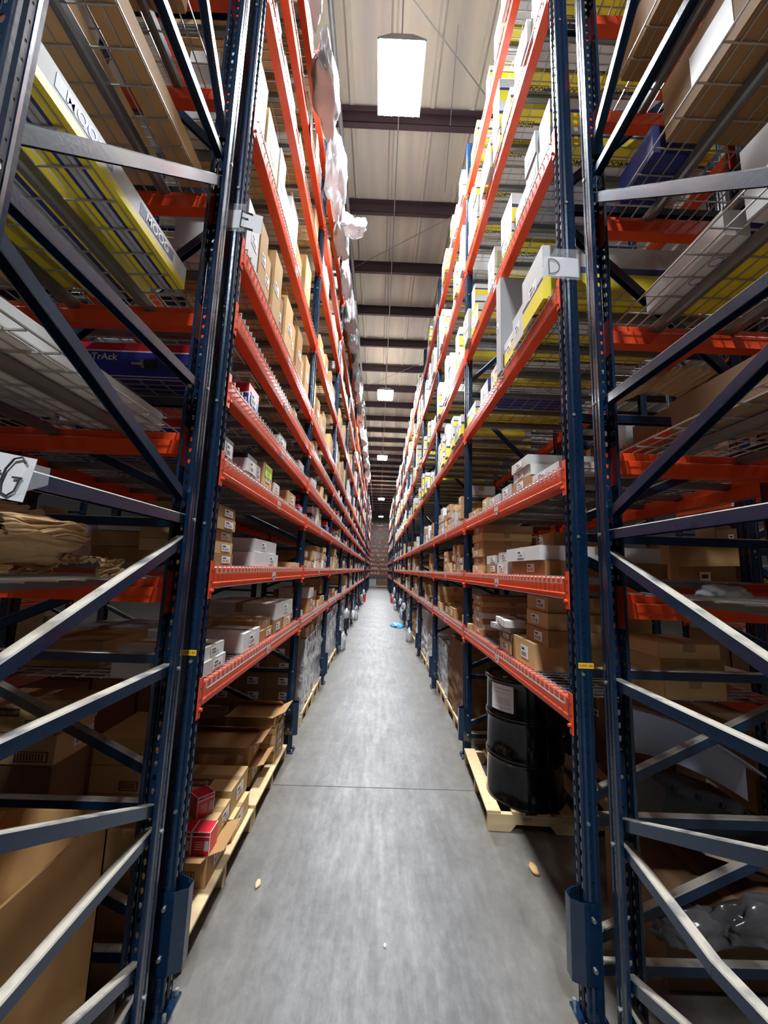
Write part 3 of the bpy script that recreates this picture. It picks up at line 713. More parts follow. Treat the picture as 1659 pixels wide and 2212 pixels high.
put('left', 1.98, 2.18, 0.4, z, 0.34, 'white', 0.01, 'tall white carton behind the letter E sign, sixth left shelf')
yy = 2.21
for q in range(9):
    ww = [0.15, 0.17, 0.2, 0.16, 0.24, 0.2, 0.22, 0.2, 0.22][q]; hh = [0.42, 0.36, 0.50, 0.33, 0.42, 0.38, 0.44, 0.30, 0.4][q]
    put('left', yy, yy+ww-0.01, random.uniform(0.4, 0.7), z, hh, 'light' if q % 3 else 'brown', 0.01+0.02*(q % 2), '%s tall brown carton in the row after the white one, sixth left shelf' % ORD[q]); yy += ww
# ---- first right bay
zR = [v-0.0155 for v in LEVR]
z = zR[0]
put('right', 2.42, 2.80, 0.62, z, 0.15, 'light', 0.03, 'lowest and widest light brown carton of the near stack, lowest right shelf')
for q in range(3):
    put('right', 2.30+0.02*q, 2.63+0.015*q, 0.60, z+0.152+q*0.094, 0.092, 'light' if q else 'brown', 0.06+0.01*q, '%s labelled carton on top of the wide one, lowest right shelf' % ORD[q])
put('right', 2.86, 3.10, 0.30, z, 0.085, 'light', 0.03, 'small brown carton under the crumpled white cartons, lowest right shelf')
put('right', 2.84, 3.12, 0.32, z+0.087, 0.055, 'dark', 0.03, 'thin dark carton under the crumpled white cartons, lowest right shelf')
put('right', 2.84, 3.16, 0.33, z+0.146, 0.04, 'grey', 0.00, 'lower crumpled white carton leaning out over lowest right shelf', rz=0.15)
put('right', 2.80, 3.12, 0.33, z+0.19, 0.045, 'white', -0.01, 'upper crumpled white carton leaning out over lowest right shelf', rz=-0.1)
for q, st in enumerate(('brown', 'white', 'brown', 'white', 'brown', 'light', 'brown')):
    put('right', 3.66, 4.02, 0.55, z+q*0.050, 0.048, st, 0.04+0.01*(q % 2), '%s thin carton up in the mixed stack by the second post, lowest right shelf' % ORD[q])
put('right', 4.03, 4.13, 0.2, z, 0.05, 'light', 0.01, 'tiny brown carton by the second post, lowest right shelf')
z = zR[1]
put('right', 2.25, 2.80, 0.7, z, 0.085, 'brown', 0.03, 'long brown carton under a white lid box, second right shelf')
put('right', 2.27, 2.86, 0.7, z+0.087, 0.085, 'white', 0.01, 'long white carton on the brown one, second right shelf')
put('right', 2.90, 3.16, 0.42, z, 0.085, 'white', 0.03, 'lower white carton of the middle pair, second right shelf')
put('right', 2.91, 3.15, 0.42, z+0.087, 0.075, 'white', 0.04, 'upper white carton of the middle pair, second right shelf')
put('right', 3.20, 3.45, 0.3, z, 0.075, 'brown', 0.03, 'small brown carton under a small white one, second right shelf')
put('right', 3.20, 3.46, 0.3, z+0.077, 0.07, 'white', 0.03, 'small white carton on a small brown one, second right shelf')
for q in range(6):
    put('right', 3.62, 3.98, 0.46, z+q*0.074, 0.072, 'brown' if q % 2 else 'light', 0.03+0.012*(q % 2), '%s carton up in the tall brown stack by the second post, second right shelf' % ORD[q])
for q in range(3):
    put('right', 3.25, 3.98, 0.40, z+q*0.12, 0.118, 'brown', 0.53, '%s long carton up in the rear wall of boxes, second right shelf' % ORD[q])
z = zR[2]
put('right', 2.02, 2.38, 0.5, z, 0.05, 'white', 0.02, 'flat white carton beside the first post, third right shelf')
put('right', 2.44, 2.74, 0.5, z, 0.075, 'brown', 0.02, 'brown carton under two white ones, third right shelf')
put('right', 2.43, 2.75, 0.5, z+0.077, 0.07, 'white', 0.03, 'middle white carton of the stack of three, third right shelf')
put('right', 2.45, 2.76, 0.6, z+0.149, 0.065, 'white', 0.02, 'top white carton of the stack of three, third right shelf')
put('right', 2.80, 3.02, 0.3, z, 0.10, 'grey', 0.03, 'grey carton after the stack of three, third right shelf')
put('right', 3.06, 3.36, 0.3, z, 0.075, 'grey', 0.02, 'low grey carton mid way, third right shelf')
put('right', 3.42, 3.60, 0.3, z, 0.11, 'light', 0.03, 'small brown carton mid way, third right shelf')
put('right', 3.70, 4.12, 0.3, z, 0.06, 'light', 0.02, 'low brown carton at the second post, third right shelf')
z = zR[3]
put('right', 2.04, 2.36, 0.95, z, 0.34, 'moog', -0.03, 'big yellow and white box behind the letter D sign, fourth right shelf')
put('right', 2.38, 2.58, 0.95, z, 0.22, 'moog', -0.02, 'yellow and white box beside the big one, fourth right shelf')
put('right', 2.60, 2.80, 0.95, z, 0.17, 'moog', -0.01, 'lower yellow and white box before the tall panel, fourth right shelf')
put('right', 2.86, 2.97, 0.75, z, 0.80, 'grey', -0.02, 'very tall grey carton standing upright, fourth right shelf')
put('right', 3.02, 3.2, 0.9, z, 0.15, 'moog', 0.0, 'yellow and white box just past the tall carton, fourth right shelf')
put('right', 3.3, 3.55, 0.9, z, 0.16, 'navy', 0.0, 'navy box mid way, fourth right shelf')
put('right', 3.75, 4.12, 0.9, z, 0.15, 'moog', 0.0, 'yellow and white box by the second post, fourth right shelf')

# ---- the remaining shelves, one box at a time
BRW = ['brown', 'light', 'light', 'brown', 'white']
PRT = ['bw', 'redblue', 'white', 'light', 'navy', 'bw', 'grey', 'light']
MIX = ['brown', 'light', 'white', 'grey', 'light']
YEL = ['moog', 'moog', 'moog', 'white', 'grey']
def clr(lv, l): return (lv[l+1]-lv[l]-0.16) if l+1 < len(lv) else 0.45
for i in range(NB1+NB2):
    far = i >= 4
    for l, z in enumerate(LEVL):
        c = clr(LEVL, l)
        if i == 0 and l <= 5: continue
        wk = 1.0 if not far else 1.5
        if l in (0, 1): fill('left', i, l, z, c, BRW, (0.15*wk, 0.34*wk), (0.06, 0.13), (0.3, 0.6), 0.8, stack=3)
        elif l in (2, 3, 4): fill('left', i, l, z, c, PRT, (0.09*wk, 0.2*wk), (0.08, 0.17), (0.12, 0.3), 0.62 if i else 0.3, stack=2)
        elif l in (5, 6): fill('left', i, l, z, c, ['brown', 'light', 'light', 'light', 'white'], (0.14*wk, 0.28*wk), (0.25, min(0.55, c)), (0.3, 0.8), 0.82)
        else: fill('left', i, l, z, c, ['white', 'white', 'light', 'brown'], (0.16*wk, 0.4*wk), (0.2, min(0.42, c)), (0.3, 0.9), 0.8)
    for l, z in enumerate(LEVR):
        c = clr(LEVR, l)
        if i == 0 and l <= 3: continue
        wk = 1.0 if not far else 1.5
        if l in (0, 1): fill('right', i, l, z, c, BRW, (0.15*wk, 0.34*wk), (0.06, 0.13), (0.3, 0.6), 0.7, stack=3)
        elif l == 2: fill('right', i, l, z, c, ['grey', 'light', 'brown', 'white'], (0.12*wk, 0.28*wk), (0.07, 0.12), (0.3, 0.5), 0.8, stack=4)
        else: fill('right', i, l, z, c, YEL, (0.14*wk, 0.27*wk), (0.13, 0.26), (0.7, 0.98), 0.92, stack=3 if l > 3 else 2, setb=(-0.05, 0.02))
# printing under the near yellow boxes, seen through the mesh
logo = MB(); logo.box(-0.075, 0.075, -0.022, 0.022, 0, 0.0006, INK); logo.box(-0.071, 0.071, -0.018, 0.018, -0.0004, 0.0, YELL)
logo.add_mesh(text_mesh('MOOG', 0.03), face_xf((0, 0, -0.0008), (1, 0, 0), (0, -1, 0), 0.045), INK)
LOGO = logo.mesh('printed_logo')
for o in [o for o in COL.objects if o.parent is None and o.name.startswith('yellow_box') and o.location.y < 8.9]:
    for q in range(3 if o.location.y < 4.2 else 1):
        c_ = link('printed_logo', LOGO, o, (-0.15-0.27*q, 0, -0.0008), (0, 0, 0))

# ================================================================ end of the aisle: rack standing across
YE = 42.4
for i, x in enumerate((-1.30, 1.30)):
    frame('navy upright frame at the %s side of the rack closing the far end' % ['left', 'right'][i], (x, YE, 0), -PI/2, guard=False, group='upright frames of the end rack')
sm = stuff.setdefault('parts_box', MB())
for l in range(12):
    z = 1.35+0.47*l
    beam((-1.26, YE, z), -PI/2, 2.52, 'orange load beam, %s shelf up, on the rack closing the far end' % ORD[l], 'orange load beams', False)
    x = -1.2
    while x < 1.2:
        w_ = random.uniform(0.06, 0.18)
        if random.random() < 0.75: sm.box(x, x+w_, YE+0.02, YE+0.25, z, z+random.uniform(0.06, 0.2), random.choice((CARDL, WHITE, CARD, CARDL, WHITE)))
        x += w_+0.02
o = MB()
for (x0, x1, z1, mm) in ((-1.1, -0.15, 0.75, WRAP), (0.0, 1.1, 0.7, CARDD)):
    q = MB(); q.box(x0, x1, YE-0.05, YE+0.9, 0.12, z1, mm, None); q.box(x0, x1, YE-0.05, YE+0.9, 0.0, 0.11, WOOD)
    tag(q.obj('loaded_pallet'), 'loaded pallet on the floor under the end rack, %s one' % ('left' if x0 < -0.5 else 'right'), 'pallet load')
# ================================================================ loads of the neighbouring racks
random.seed(99)
for side, sg in (('left', -1), ('right', 1)):
    Xb = (XL if side == 'left' else XR)+sg*(DEPTH+0.25); X2 = Xb+sg*(DEPTH+1.9)
    for (Xf, yb, zs, nm) in ((Xb, [Y1+0.5+PW, Y1+0.5+BAY+PW], [0.0, 1.76, 3.0], 'rack backing the %s rack' % side), (X2, [Y1+(k-1)*BAY+PW/2+0.32 for k in range(3)], [0.0, 1.2, 1.78, 2.35, 3.0], 'rack across the %s aisle' % side)):
        for bi, y0 in enumerate(yb):
            for zi, z in enumerate(zs):
                y = y0+0.05; k = 0
                while y < y0+CL-0.3:
                    w_ = random.uniform(0.5, 0.9) if z == 0 else random.uniform(0.25, 0.55)
                    w_ = min(w_, y0+CL-0.04-y); h_ = random.uniform(0.85, 1.1) if z == 0 else random.uniform(0.12, 0.34)
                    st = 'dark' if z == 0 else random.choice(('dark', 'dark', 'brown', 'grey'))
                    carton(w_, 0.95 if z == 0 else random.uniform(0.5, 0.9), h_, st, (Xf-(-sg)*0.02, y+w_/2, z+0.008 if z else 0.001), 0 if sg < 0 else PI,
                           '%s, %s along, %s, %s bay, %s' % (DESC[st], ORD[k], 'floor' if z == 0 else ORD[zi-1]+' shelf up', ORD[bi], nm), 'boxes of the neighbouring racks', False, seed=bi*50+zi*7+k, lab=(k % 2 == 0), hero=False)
                    y += w_+random.uniform(0.02, 0.12); k += 1
# ================================================================ foreground rack loads
def crate(name, x0, x1, y0, y1, z0, z1, m_, label, cat='box', bevel=0.0):
    m = MB(); m.box(x0, x1, y0, y1, z0, z1, m_); o = m.obj(name, bevel=bevel); tag(o, label, cat); return o
zf = 3.01-0.015
# long yellow and white box, third shelf of the left foreground rack; printing on its side and bottom
def long_box(x0, x1, y0, y1, z0, z1, label, txt='MOOG'):
    o = empty('long_yellow_box', ((x0+x1)/2, y0, z0)); w_ = x1-x0; L = y1-y0; h_ = z1-z0
    m = MB(); m.box(-w_/2, w_/2, 0, L, h_*0.3, h_, WHITE); m.box(-w_/2, w_/2, 0, L, 0.001, h_*0.3, YELL)
    m.box(-w_/2, -w_/2+w_*0.28, 0, L, 0, 0.001, YELL); m.box(-w_/2+w_*0.28, -w_/2+w_*0.36, 0, L, 0, 0.001, STRIPE); m.box(-w_/2+w_*0.36, -w_/2+w_*0.62, 0, L, 0, 0.001, GREYC)
    m.box(-w_/2+w_*0.62, -w_/2+w_*0.70, 0, L, 0, 0.001, STRIPE); m.box(-w_/2+w_*0.70, w_/2, 0, L, 0, 0.001, YELL)
    m.obj('carton', o)
    if txt:
        for yy in (L*0.25, L*0.72):
            g = MB(); g.box(w_/2, w_/2+0.0006, yy-0.115, yy+0.115, h_*0.42, h_*0.86, STRIPE)
            g.add_mesh(text_mesh(txt, 0.02), face_xf((w_/2+0.0012, yy, h_*0.64), (0, 1, 0), (0, 0, 1), h_*0.5), LABEL)
            g.obj('printed_logo', o)['label'] = 'printed white lettering on a navy band'
    tag(o, label, 'box'); return o
long_box(-1.06, -0.90, 0.80, 1.60, zf, zf+0.10, 'long yellow and white box on the third foreground left shelf, nearest the frame')
long_box(-1.36, -1.10, 0.72, 1.68, zf, zf+0.12, 'long yellow and white box, middle of three on the third foreground left shelf', None)
long_box(-1.66, -1.40, 0.72, 1.62, zf, zf+0.12, 'long yellow and white box, outermost of three on the third foreground left shelf', None)
zf = 3.63-0.015
for q, (x0, x1, h_, st) in enumerate(((-1.03, -0.93, 0.10, CARD), (-1.30, -1.14, 0.13, CARDL), (-1.60, -1.42, 0.10, CARDD), (-1.95, -1.68, 0.14, CARD))):
    crate('long_cardboard_box', x0, x1, 0.72, 1.70, zf, zf+h_, st, 'long brown box on the fourth foreground left shelf, %s out from the frame' % ORD[q], bevel=0.003)
zf = 4.25-0.015
crate('long_cardboard_box', -1.35, -0.95, 0.75, 1.45, zf, zf+0.25, CARD, 'brown box on the fifth foreground left shelf next to the frame', bevel=0.003)
crate('white_box', -1.8, -1.45, 0.85, 1.6, zf, zf+0.2, WHITE, 'white box on the fifth foreground left shelf', bevel=0.003)
# white long box on the second shelf
zf = 2.40-0.015
m = MB(); m.prism([(-0.16, 0), (0.16, 0), (0.16, 0.085), (-0.16, 0.085)], 0, 1.03, WHITE)
o = m.obj('long_white_box', None, (-1.16, 0.70, zf), bevel=0.004); tag(o, 'long plain white box on the second foreground left shelf', 'box')
for q in range(3):
    crate('flat_grey_box', -1.62-0.27*q, -1.37-0.27*q, 0.75, 1.6, zf, zf+0.09, GREYC, 'flat grey box on the second foreground left shelf, %s outward' % ORD[q], bevel=0.003)
# blue and red half shaft box behind
def driveshaft_box(x0, x1, y, z, label):
    o = empty('half_shaft_box', (x0, y, z)); L = x1-x0
    m = MB(); m.box(0, L, 0, 0.2, 0, 0.155, BLUEC); m.box(0, L, -0.0, 0.2, 0.155, 0.2, REDC); m.box(0, L, -0.002, 0.0, 0.150, 0.157, LABEL); m.obj('carton', o)
    g = MB(); g.add_mesh(text_mesh('SurTrAck', 0.015), face_xf((L*0.30, -0.003, 0.118), (1, 0, 0), (0, 0, 1), 0.052), LABEL)
    g.box(L*0.15, L*0.95, -0.003, -0.001, 0.012, 0.016, LABEL)
    xx = L*0.52
    g.tube([(xx, -0.004, 0.085), (xx+0.05, -0.004, 0.085)], 0.008, GALV, 8)
    for k in range(7): g.tube([(xx+0.05+0.011*k, -0.004, 0.085), (xx+0.058+0.011*k, -0.004, 0.085)], [0.016+0.010*math.sin(PI*(k+1)/8)]*2, GALV if k < 2 else INK, 10)
    g.tube([(xx+0.13, -0.004, 0.085), (L*0.97, -0.004, 0.085)], 0.006, INK, 8)
    g.obj('printed_artwork', o)['label'] = 'printed white lettering and a drive shaft picture'
    tag(o, label, 'box')
driveshaft_box(-1.78, -0.93, 1.98, 2.76-0.01, 'blue and red box printed with a drive shaft, behind the foreground left rack')
driveshaft_box(-1.60, -0.90, 2.00, 2.355-0.01, 'smaller seen blue and red drive shaft box, below and right of the other')
# things on the first shelf of the left foreground rack
zf = 1.76-0.015
def crumple(name, cx, cy, cz, sx, sy, sz, m_, label, cat, seed=0, amp=0.35, sub=4):
    bm = bmesh.new(); bmesh.ops.create_icosphere(bm, subdivisions=sub, radius=1.0)
    for v in bm.verts:
        p = v.co.copy(); n1 = noise.noise(p*1.7+Vector((seed, 0, 0))); n2 = noise.cell(p*3.1+Vector((0, seed, 0))); n3 = abs(noise.noise(p*5+Vector((0, 0, seed))))
        v.co = p*(1+amp*n1+amp*0.6*abs(noise.noise(p*2.6+Vector((seed, seed, 0))))+amp*0.35*n3); v.co.x *= sx; v.co.y *= sy; v.co.z *= sz
    zmin = -0.55*sz
    for v in bm.verts: v.co.z = max(v.co.z, zmin)
    me = bpy.data.meshes.new(name); bm.to_mesh(me); bm.free(); me.materials.append(m_)
    me.polygons.foreach_set('use_smooth', [True]*len(me.polygons))
    o = link(name, me, None, (cx, cy, cz+0.55*sz)); tag(o, label, cat); return o
def ruffle(name, path, width, m_, label, loc):
    """a folded, pleated paper strip"""
    m = MB(); n = 130; W = 10; rows = []
    for i in range(n+1):
        t = i/n; k = t*(len(path)-1); a = int(min(k, len(path)-2)); f = k-a; f = f*f*(3-2*f) if len(path) > 4 else f; p = Vector(path[a]).lerp(Vector(path[a+1]), f)
        row = []
        for q in range(W+1):
            v = q/W-0.5; e = abs(v)*2
            pl = 0.5+0.5*math.sin(i*0.9+0.6*math.sin(i*0.23)); nn = noise.noise(Vector((i*0.11, v*4, width*9)))
            row.append(p+Vector((0.010*nn+0.006*math.sin(i*1.7+v*3), v*width*(1+0.10*pl), (0.016*pl-0.008)*(0.3+e)+0.018*nn)))
        rows.append(row)
    for i in range(n):
        for q in range(W):
            c4 = (rows[i][q], rows[i+1][q], rows[i+1][q+1], rows[i][q+1])
            m.quad([v+Vector((0, 0, 0)) for v in c4], m_); m.quad([v-Vector((0, 0, 0.0012)) for v in reversed(c4)], m_)
    o = m.obj(name, None, loc, smooth=False); tag(o, label, 'packing paper'); return o
ruffle('crumpled_paper', [(-0.33, 0, 0.02), (-0.30, 0, 0.16), (-0.18, 0, 0.24), (-0.05, 0, 0.20), (0.08, 0, 0.17), (0.10, 0, 0.13), (-0.02, 0, 0.03)], 0.30, KRAFT, 'crumpled brown packing paper heaped on the first foreground left shelf', (-1.12, 1.25, zf))
ruffle('crumpled_paper', [(-0.30, 0, 0.20), (-0.15, 0, 0.14), (0.0, 0, 0.08), (0.10, 0, 0.02), (-0.2, 0, 0.01)], 0.34, CARDL, 'pale crumpled paper strip in front of the brown heap, first foreground left shelf', (-1.15, 0.98, zf))
ruffle('crumpled_paper', [(-0.05, 0, 0.01), (0.0, 0, 0.05), (0.12, 0, 0.06), (0.22, 0, 0.055), (0.22, 0, 0.005)], 0.12, KRAFT, 'low pleated brown paper strip near the post, first foreground left shelf', (-1.18, 1.45, zf))
crumple('plastic_bag', -1.62, 0.95, zf, 0.14, 0.10, 0.06, BAGM, 'clear plastic bag lying by the crumpled paper on foreground left shelf', 'bag', 3)
# boxes of the first aisle bay seen end on through the left foreground rack
z = LEVL[1]-0.0155
for q, (x0, x1, h_, st) in enumerate(((-1.62, -1.28, 0.085, CARD), (-1.63, -1.27, 0.085, CARD))):
    crate('cardboard_box', x0, x1, 2.26, 2.60, z+q*0.087, z+q*0.087+h_, st, '%s brown carton of the pair at the back of second left shelf' % ['lower', 'upper'][q], bevel=0.002)
crate('white_box', -1.60, -1.27, 2.26, 2.55, z+0.176, z+0.215, WHITE, 'flat white box on the two brown cartons at the back of second left shelf', bevel=0.002)
z = LEVL[0]-0.0155
crate('cardboard_box', -1.80, -1.38, 2.1, 2.5, z, z+0.13, CARD, 'brown carton at the back of the lowest left shelf, seen through the frame', bevel=0.002)
# tall open cardboard bin on the floor
m = MB(); x0, x1, y0, y1, h_, t_ = -2.25, -0.945, 0.72, 1.60, 0.90, 0.010; BINC = mat('bin_cardboard', (0.52, 0.29, 0.115), 0.8, 0, 0.18, 4, 0.05, 40, spec=0.2)
m.box(x0, x1, y0, y1, 0.0, 0.012, BINC); m.box(x0, x0+t_, y0, y1, 0, h_, BINC); m.box(x1-t_, x1, y0, y1, 0, h_, BINC); m.box(x0, x1, y0, y0+t_, 0, h_*0.8, BINC); m.box(x0, x1, y1-t_, y1, 0, h_, BINC)
o = m.obj('cardboard_bin'); tag(o, 'large open cardboard bin on the floor under the foreground left rack', 'bin')
f = MB(); f.bar((x0+0.5, y1-0.02, h_), (x0+0.5, y1-0.30, h_-0.28), 0.9, 0.006, CARDL); f.obj('flap', o)
# printed cartons on the floor behind the bin
def printed_carton(x0, x1, y0, y1, z0, z1, label, word=True):
    o = empty('printed_carton', ((x0+x1)/2, y0, z0)); w_ = x1-x0; h_ = z1-z0
    m = MB(); m.box(-w_/2, w_/2, 0, y1-y0, 0, h_, CARDL); m.obj('carton', o, bevel=0.002)
    g = MB()
    if word:
        g.box(-w_*0.30, w_*0.0, -0.001, 0, h_*0.55, h_*0.85, BROWNINK)
        g.add_mesh(text_mesh('Motorcraft', 0.01), face_xf((-w_*0.15, -0.0015, h_*0.70), (1, 0, 0), (0, 0, 1), w_*0.065), CARDL)
        g.tube([(-w_*0.38, -0.001, h_*0.7), (-w_*0.38, -0.0005, h_*0.7)], w_*0.035, BROWNINK, 14)
    bx = w_*0.08
    for (a, b_, c, d) in ((bx, w_*0.42, h_*0.10, h_*0.13), (bx, w_*0.42, h_*0.42, h_*0.45), (bx, bx+0.006, h_*0.10, h_*0.45), (w_*0.42, w_*0.42+0.006, h_*0.10, h_*0.45)): g.box(a, b_, -0.001, 0, c, d, BROWNINK)
    for k in range(9): g.box(bx+w_*0.03+k*w_*0.032, bx+w_*0.045+k*w_*0.032, -0.001, 0, h_*0.16, h_*0.39, BROWNINK)
    g.obj('printed_marks', o)['label'] = 'dark brown printed lettering and barcode'
    q = MB(); q.box(w_/2, w_/2+0.001, 0.12, 0.26, h_*0.25, h_*0.75, LABEL)
    for k in range(5): q.box(w_/2+0.001, w_/2+0.0014, 0.14+0.02*k, 0.15+0.02*k, h_*0.35, h_*0.6, INK)
    q.obj('label', o)
    tag(o, label, 'box'); return o
printed_carton(-1.94, -1.51, 2.08, 2.33, 0.96, 1.09, 'upper carton with printed lettering and barcode, floor stack behind the bin at left')
printed_carton(-1.97, -1.52, 2.07, 2.33, 0.82, 0.955, 'lower carton with printed lettering and barcode, floor stack behind the bin at left')
for q in range(3): crate('cardboard_box', -1.97, -1.53, 2.08, 2.33, 0.130+0.230*q, 0.358+0.230*q, CARDD, '%s plain dark carton up beneath the printed cartons behind the bin' % ORD[q], bevel=0.002)
for q in range(5): printed_carton(-1.52, -1.24, 2.35, 2.75, 0.14+0.14*q, 0.278+0.14*q, '%s carton up in the narrow labelled stack behind the bin' % ORD[q], False)
crate('cardboard_box', -1.16, -0.98, 1.945, 2.035, 0.001, 0.62, CARD, 'plain brown carton standing behind the foreground left post', bevel=0.003)

# ---------------------------------------------------------------- pallets
# drum pallet: stringer runs across, facing the camera
def block_pallet(cx, cy, rz, L, label, stamp=False):
    P_ = empty('wooden_pallet', (cx, cy, 0), rz=rz); hl = L/2
    for k in range(7):
        m = MB(); xx = -0.53+k*0.175; m.box(xx-0.05 if k else xx-0.055, xx+0.045, -hl, hl, 0.112, 0.129, WOOD); m.obj('deck_board', P_, bevel=0.002)
    for k in range(3):
        yy = [-hl+0.015, 0, hl-0.015][k]; m = MB()
        prof = [(-0.58, 0.0), (-0.58, 0.111), (0.58, 0.111), (0.58, 0.0), (0.38, 0.0), (0.35, 0.045), (0.20, 0.045), (0.16, 0.0), (0.0, 0.0), (-0.10, 0.0), (-0.14, 0.048), (-0.38, 0.048), (-0.42, 0.0)]
        nn = len(prof); m.v += [(p, yy-0.019, z+0.001) for p, z in prof]+[(p, yy+0.019, z+0.001) for p, z in prof]; mm = m.mi(WOOD)
        for i_ in range(nn): j = (i_+1) % nn; m.f.append((i_, j, nn+j, nn+i_)); m.m.append(mm)
        m.f.append(tuple(range(nn-1, -1, -1))); m.m.append(mm); m.f.append(tuple(range(nn, 2*nn))); m.m.append(mm)
        m.obj('stringer', P_)
    if stamp:
        m = MB(); m.add_mesh(text_mesh('RPC'), face_xf((-0.30, -hl-0.006, 0.085), (1, 0, 0), (0, 0, 1), 0.035), BROWNINK); m.obj('stamp', P_)
    tag(P_, label, 'pallet'); return P_
block_pallet(1.45, 3.56, math.radians(-3), 1.0, 'pale wooden pallet under the black drum at right', True)
block_pallet(-1.387, 2.54, PI, 0.98, 'pale wooden pallet in the first left bay, nearer one')
block_pallet(-1.387, 3.56, PI, 0.98, 'pale wooden pallet in the first left bay, farther one')
# ---------------------------------------------------------------- drum
D_ = empty('steel_drum', (1.205, 3.345, 0.130))
m = MB(); R_ = 0.283; H_ = 0.875
prof = [(0.0, 0.006), (R_-0.012, 0.006), (R_+0.004, 0.0), (R_+0.007, 0.008), (R_, 0.018)]
for zc in (0.30, 0.585):
    prof += [(R_, zc-0.03), (R_+0.004, zc-0.018), (R_+0.010, zc-0.008), (R_+0.010, zc+0.002), (R_+0.002, zc+0.008), (R_+0.010, zc+0.014), (R_+0.010, zc+0.022), (R_+0.004, zc+0.032), (R_, zc+0.044)]
prof += [(R_, H_-0.06), (R_-0.002, H_-0.03), (R_+0.002, H_-0.02)]
m.lathe(prof, DRUMM, 72); m.obj('body', D_, smooth=True)
m = MB(); m.lathe([(R_+0.002, H_-0.030), (R_+0.012, H_-0.024), (R_+0.013, H_-0.006), (R_+0.007, H_+0.003), (R_-0.004, H_+0.004), (R_-0.010, H_-0.002), (R_-0.012, H_-0.014), (R_-0.06, H_-0.016), (0.0, H_-0.013)], DRUMM, 72)
m.obj('lid', D_, smooth=True)
m = MB(); m.tube([(0.12, 0.13, H_-0.014), (0.12, 0.13, H_-0.002)], 0.032, GALV, 16); m.tube([(-0.17, -0.08, H_-0.014), (-0.17, -0.08, H_-0.004)], 0.018, GALV, 16); m.obj('bung', D_)
m = MB(); a0, a1 = math.radians(196), math.radians(236); n = 10
for i_ in range(n):
    ta, tb = a0+(a1-a0)*i_/n, a0+(a1-a0)*(i_+1)/n; r2 = R_+0.0025
    m.quad([(r2*math.cos(ta), r2*math.sin(ta), 0.645), (r2*math.cos(tb), r2*math.sin(tb), 0.645), (r2*math.cos(tb), r2*math.sin(tb), 0.835), (r2*math.cos(ta), r2*math.sin(ta), 0.835)], LABEL)
    r3 = R_+0.0032
    if 1 < i_ < 9:
        for zz, hh in ((0.80, 0.008), (0.775, 0.004), (0.735, 0.004), (0.722, 0.004), (0.709, 0.004), (0.696, 0.004), (0.670, 0.004)):
            m.quad([(r3*math.cos(ta), r3*math.sin(ta), zz), (r3*math.cos(tb), r3*math.sin(tb), zz), (r3*math.cos(tb), r3*math.sin(tb), zz+hh), (r3*math.cos(ta), r3*math.sin(ta), zz+hh)], GREYC)
m.obj('label', D_)['label'] = 'white shipping label'
tag(D_, 'tall glossy black steel drum standing on the pallet at right', 'drum')
# ---------------------------------------------------------------- left pallet loads
PZ = 0.129
def floor_box(x1, y0, y1, d_, z0, h_, st, words, rz=0.0, flaps=False):
    return carton(y1-y0, d_, h_, st, (x1, (y0+y1)/2, z0), rz, words, 'boxes on the left floor pallets', True, seed=int(y0*50+z0*10), flaps=flaps)
def barcode_front(o, w_, h_, d_):
    g = MB(); y = -w_/2-0.001
    for (a, b_, c, d) in ((-0.22, -0.06, 0.10, 0.13), (-0.22, -0.06, 0.50, 0.53), (-0.22, -0.215, 0.10, 0.53), (-0.065, -0.06, 0.10, 0.53)): g.box(a, b_, y, y+0.0008, h_*c, h_*d, BROWNINK)
    for k in range(10): g.box(-0.208+k*0.014, -0.202+k*0.014+0.003*(k % 2), y, y+0.0008, h_*0.16, h_*0.47, BROWNINK)
    g.obj('printed_marks', o)['label'] = 'dark printed barcode'
o = floor_box(-0.84, 2.33, 2.62, 0.36, PZ, 0.15, 'brown', 'nearest brown carton with a printed barcode on the left pallet', flaps=True); barcode_front(o, 0.29, 0.15, 0.36)
o = floor_box(-0.83, 2.68, 2.99, 0.42, PZ, 0.13, 'light', 'second low carton along the edge of the left pallet'); barcode_front(o, 0.31, 0.13, 0.42)
o = floor_box(-0.85, 2.44, 2.66, 0.55, PZ+0.153, 0.103, 'light', 'carton carrying the red boxes on the left pallet')
o2 = floor_box(-0.86, 2.70, 3.02, 0.60, PZ+0.132, 0.145, 'light', 'carton with dark lettering on its top, left pallet')
m = MB(); m.box(-0.45, -0.16, -0.12, -0.03, 0.1475, 0.1482, BROWNINK); m.add_mesh(text_mesh('Motorcraft', 0.01), face_xf((-0.305, -0.075, 0.1488), (1, 0, 0), (0, 1, 0), 0.058), CARDL); m.obj('printed_marks', o2)['label'] = 'dark printed lettering'
def red_box(x, y, z, rz, words):
    return carton(0.100, 0.100, 0.112, 'red', (x, y, z), rz, words, 'red boxes on the left pallet', True, lab=False)
red_box(-0.93, 2.48, PZ+0.258, math.radians(-40), 'single red box set cornerwise on top of the cartons')
red_box(-0.885, 2.335, PZ+0.152, -PI/2, 'red box at the aisle end of the row of three')
red_box(-0.987, 2.335, PZ+0.152, -PI/2, 'middle red box of the row of three')
red_box(-1.089, 2.335, PZ+0.152, -PI/2, 'red box nearest the post in the row of three')
floor_box(-0.92, 3.30, 3.62, 0.50, PZ, 0.13, 'brown', 'lower open flapped carton in the middle of the left pallets', flaps=True)
floor_box(-0.94, 3.30, 3.60, 0.50, PZ+0.14, 0.15, 'brown', 'upper open flapped carton in the middle of the left pallets', flaps=True)
for q in range(4):
    floor_box(-0.83, 3.68, 3.98, 0.36, PZ+q*0.074, 0.072, 'brown' if q % 2 else 'light', '%s carton up in the tall stack beside the second left post' % ORD[q])
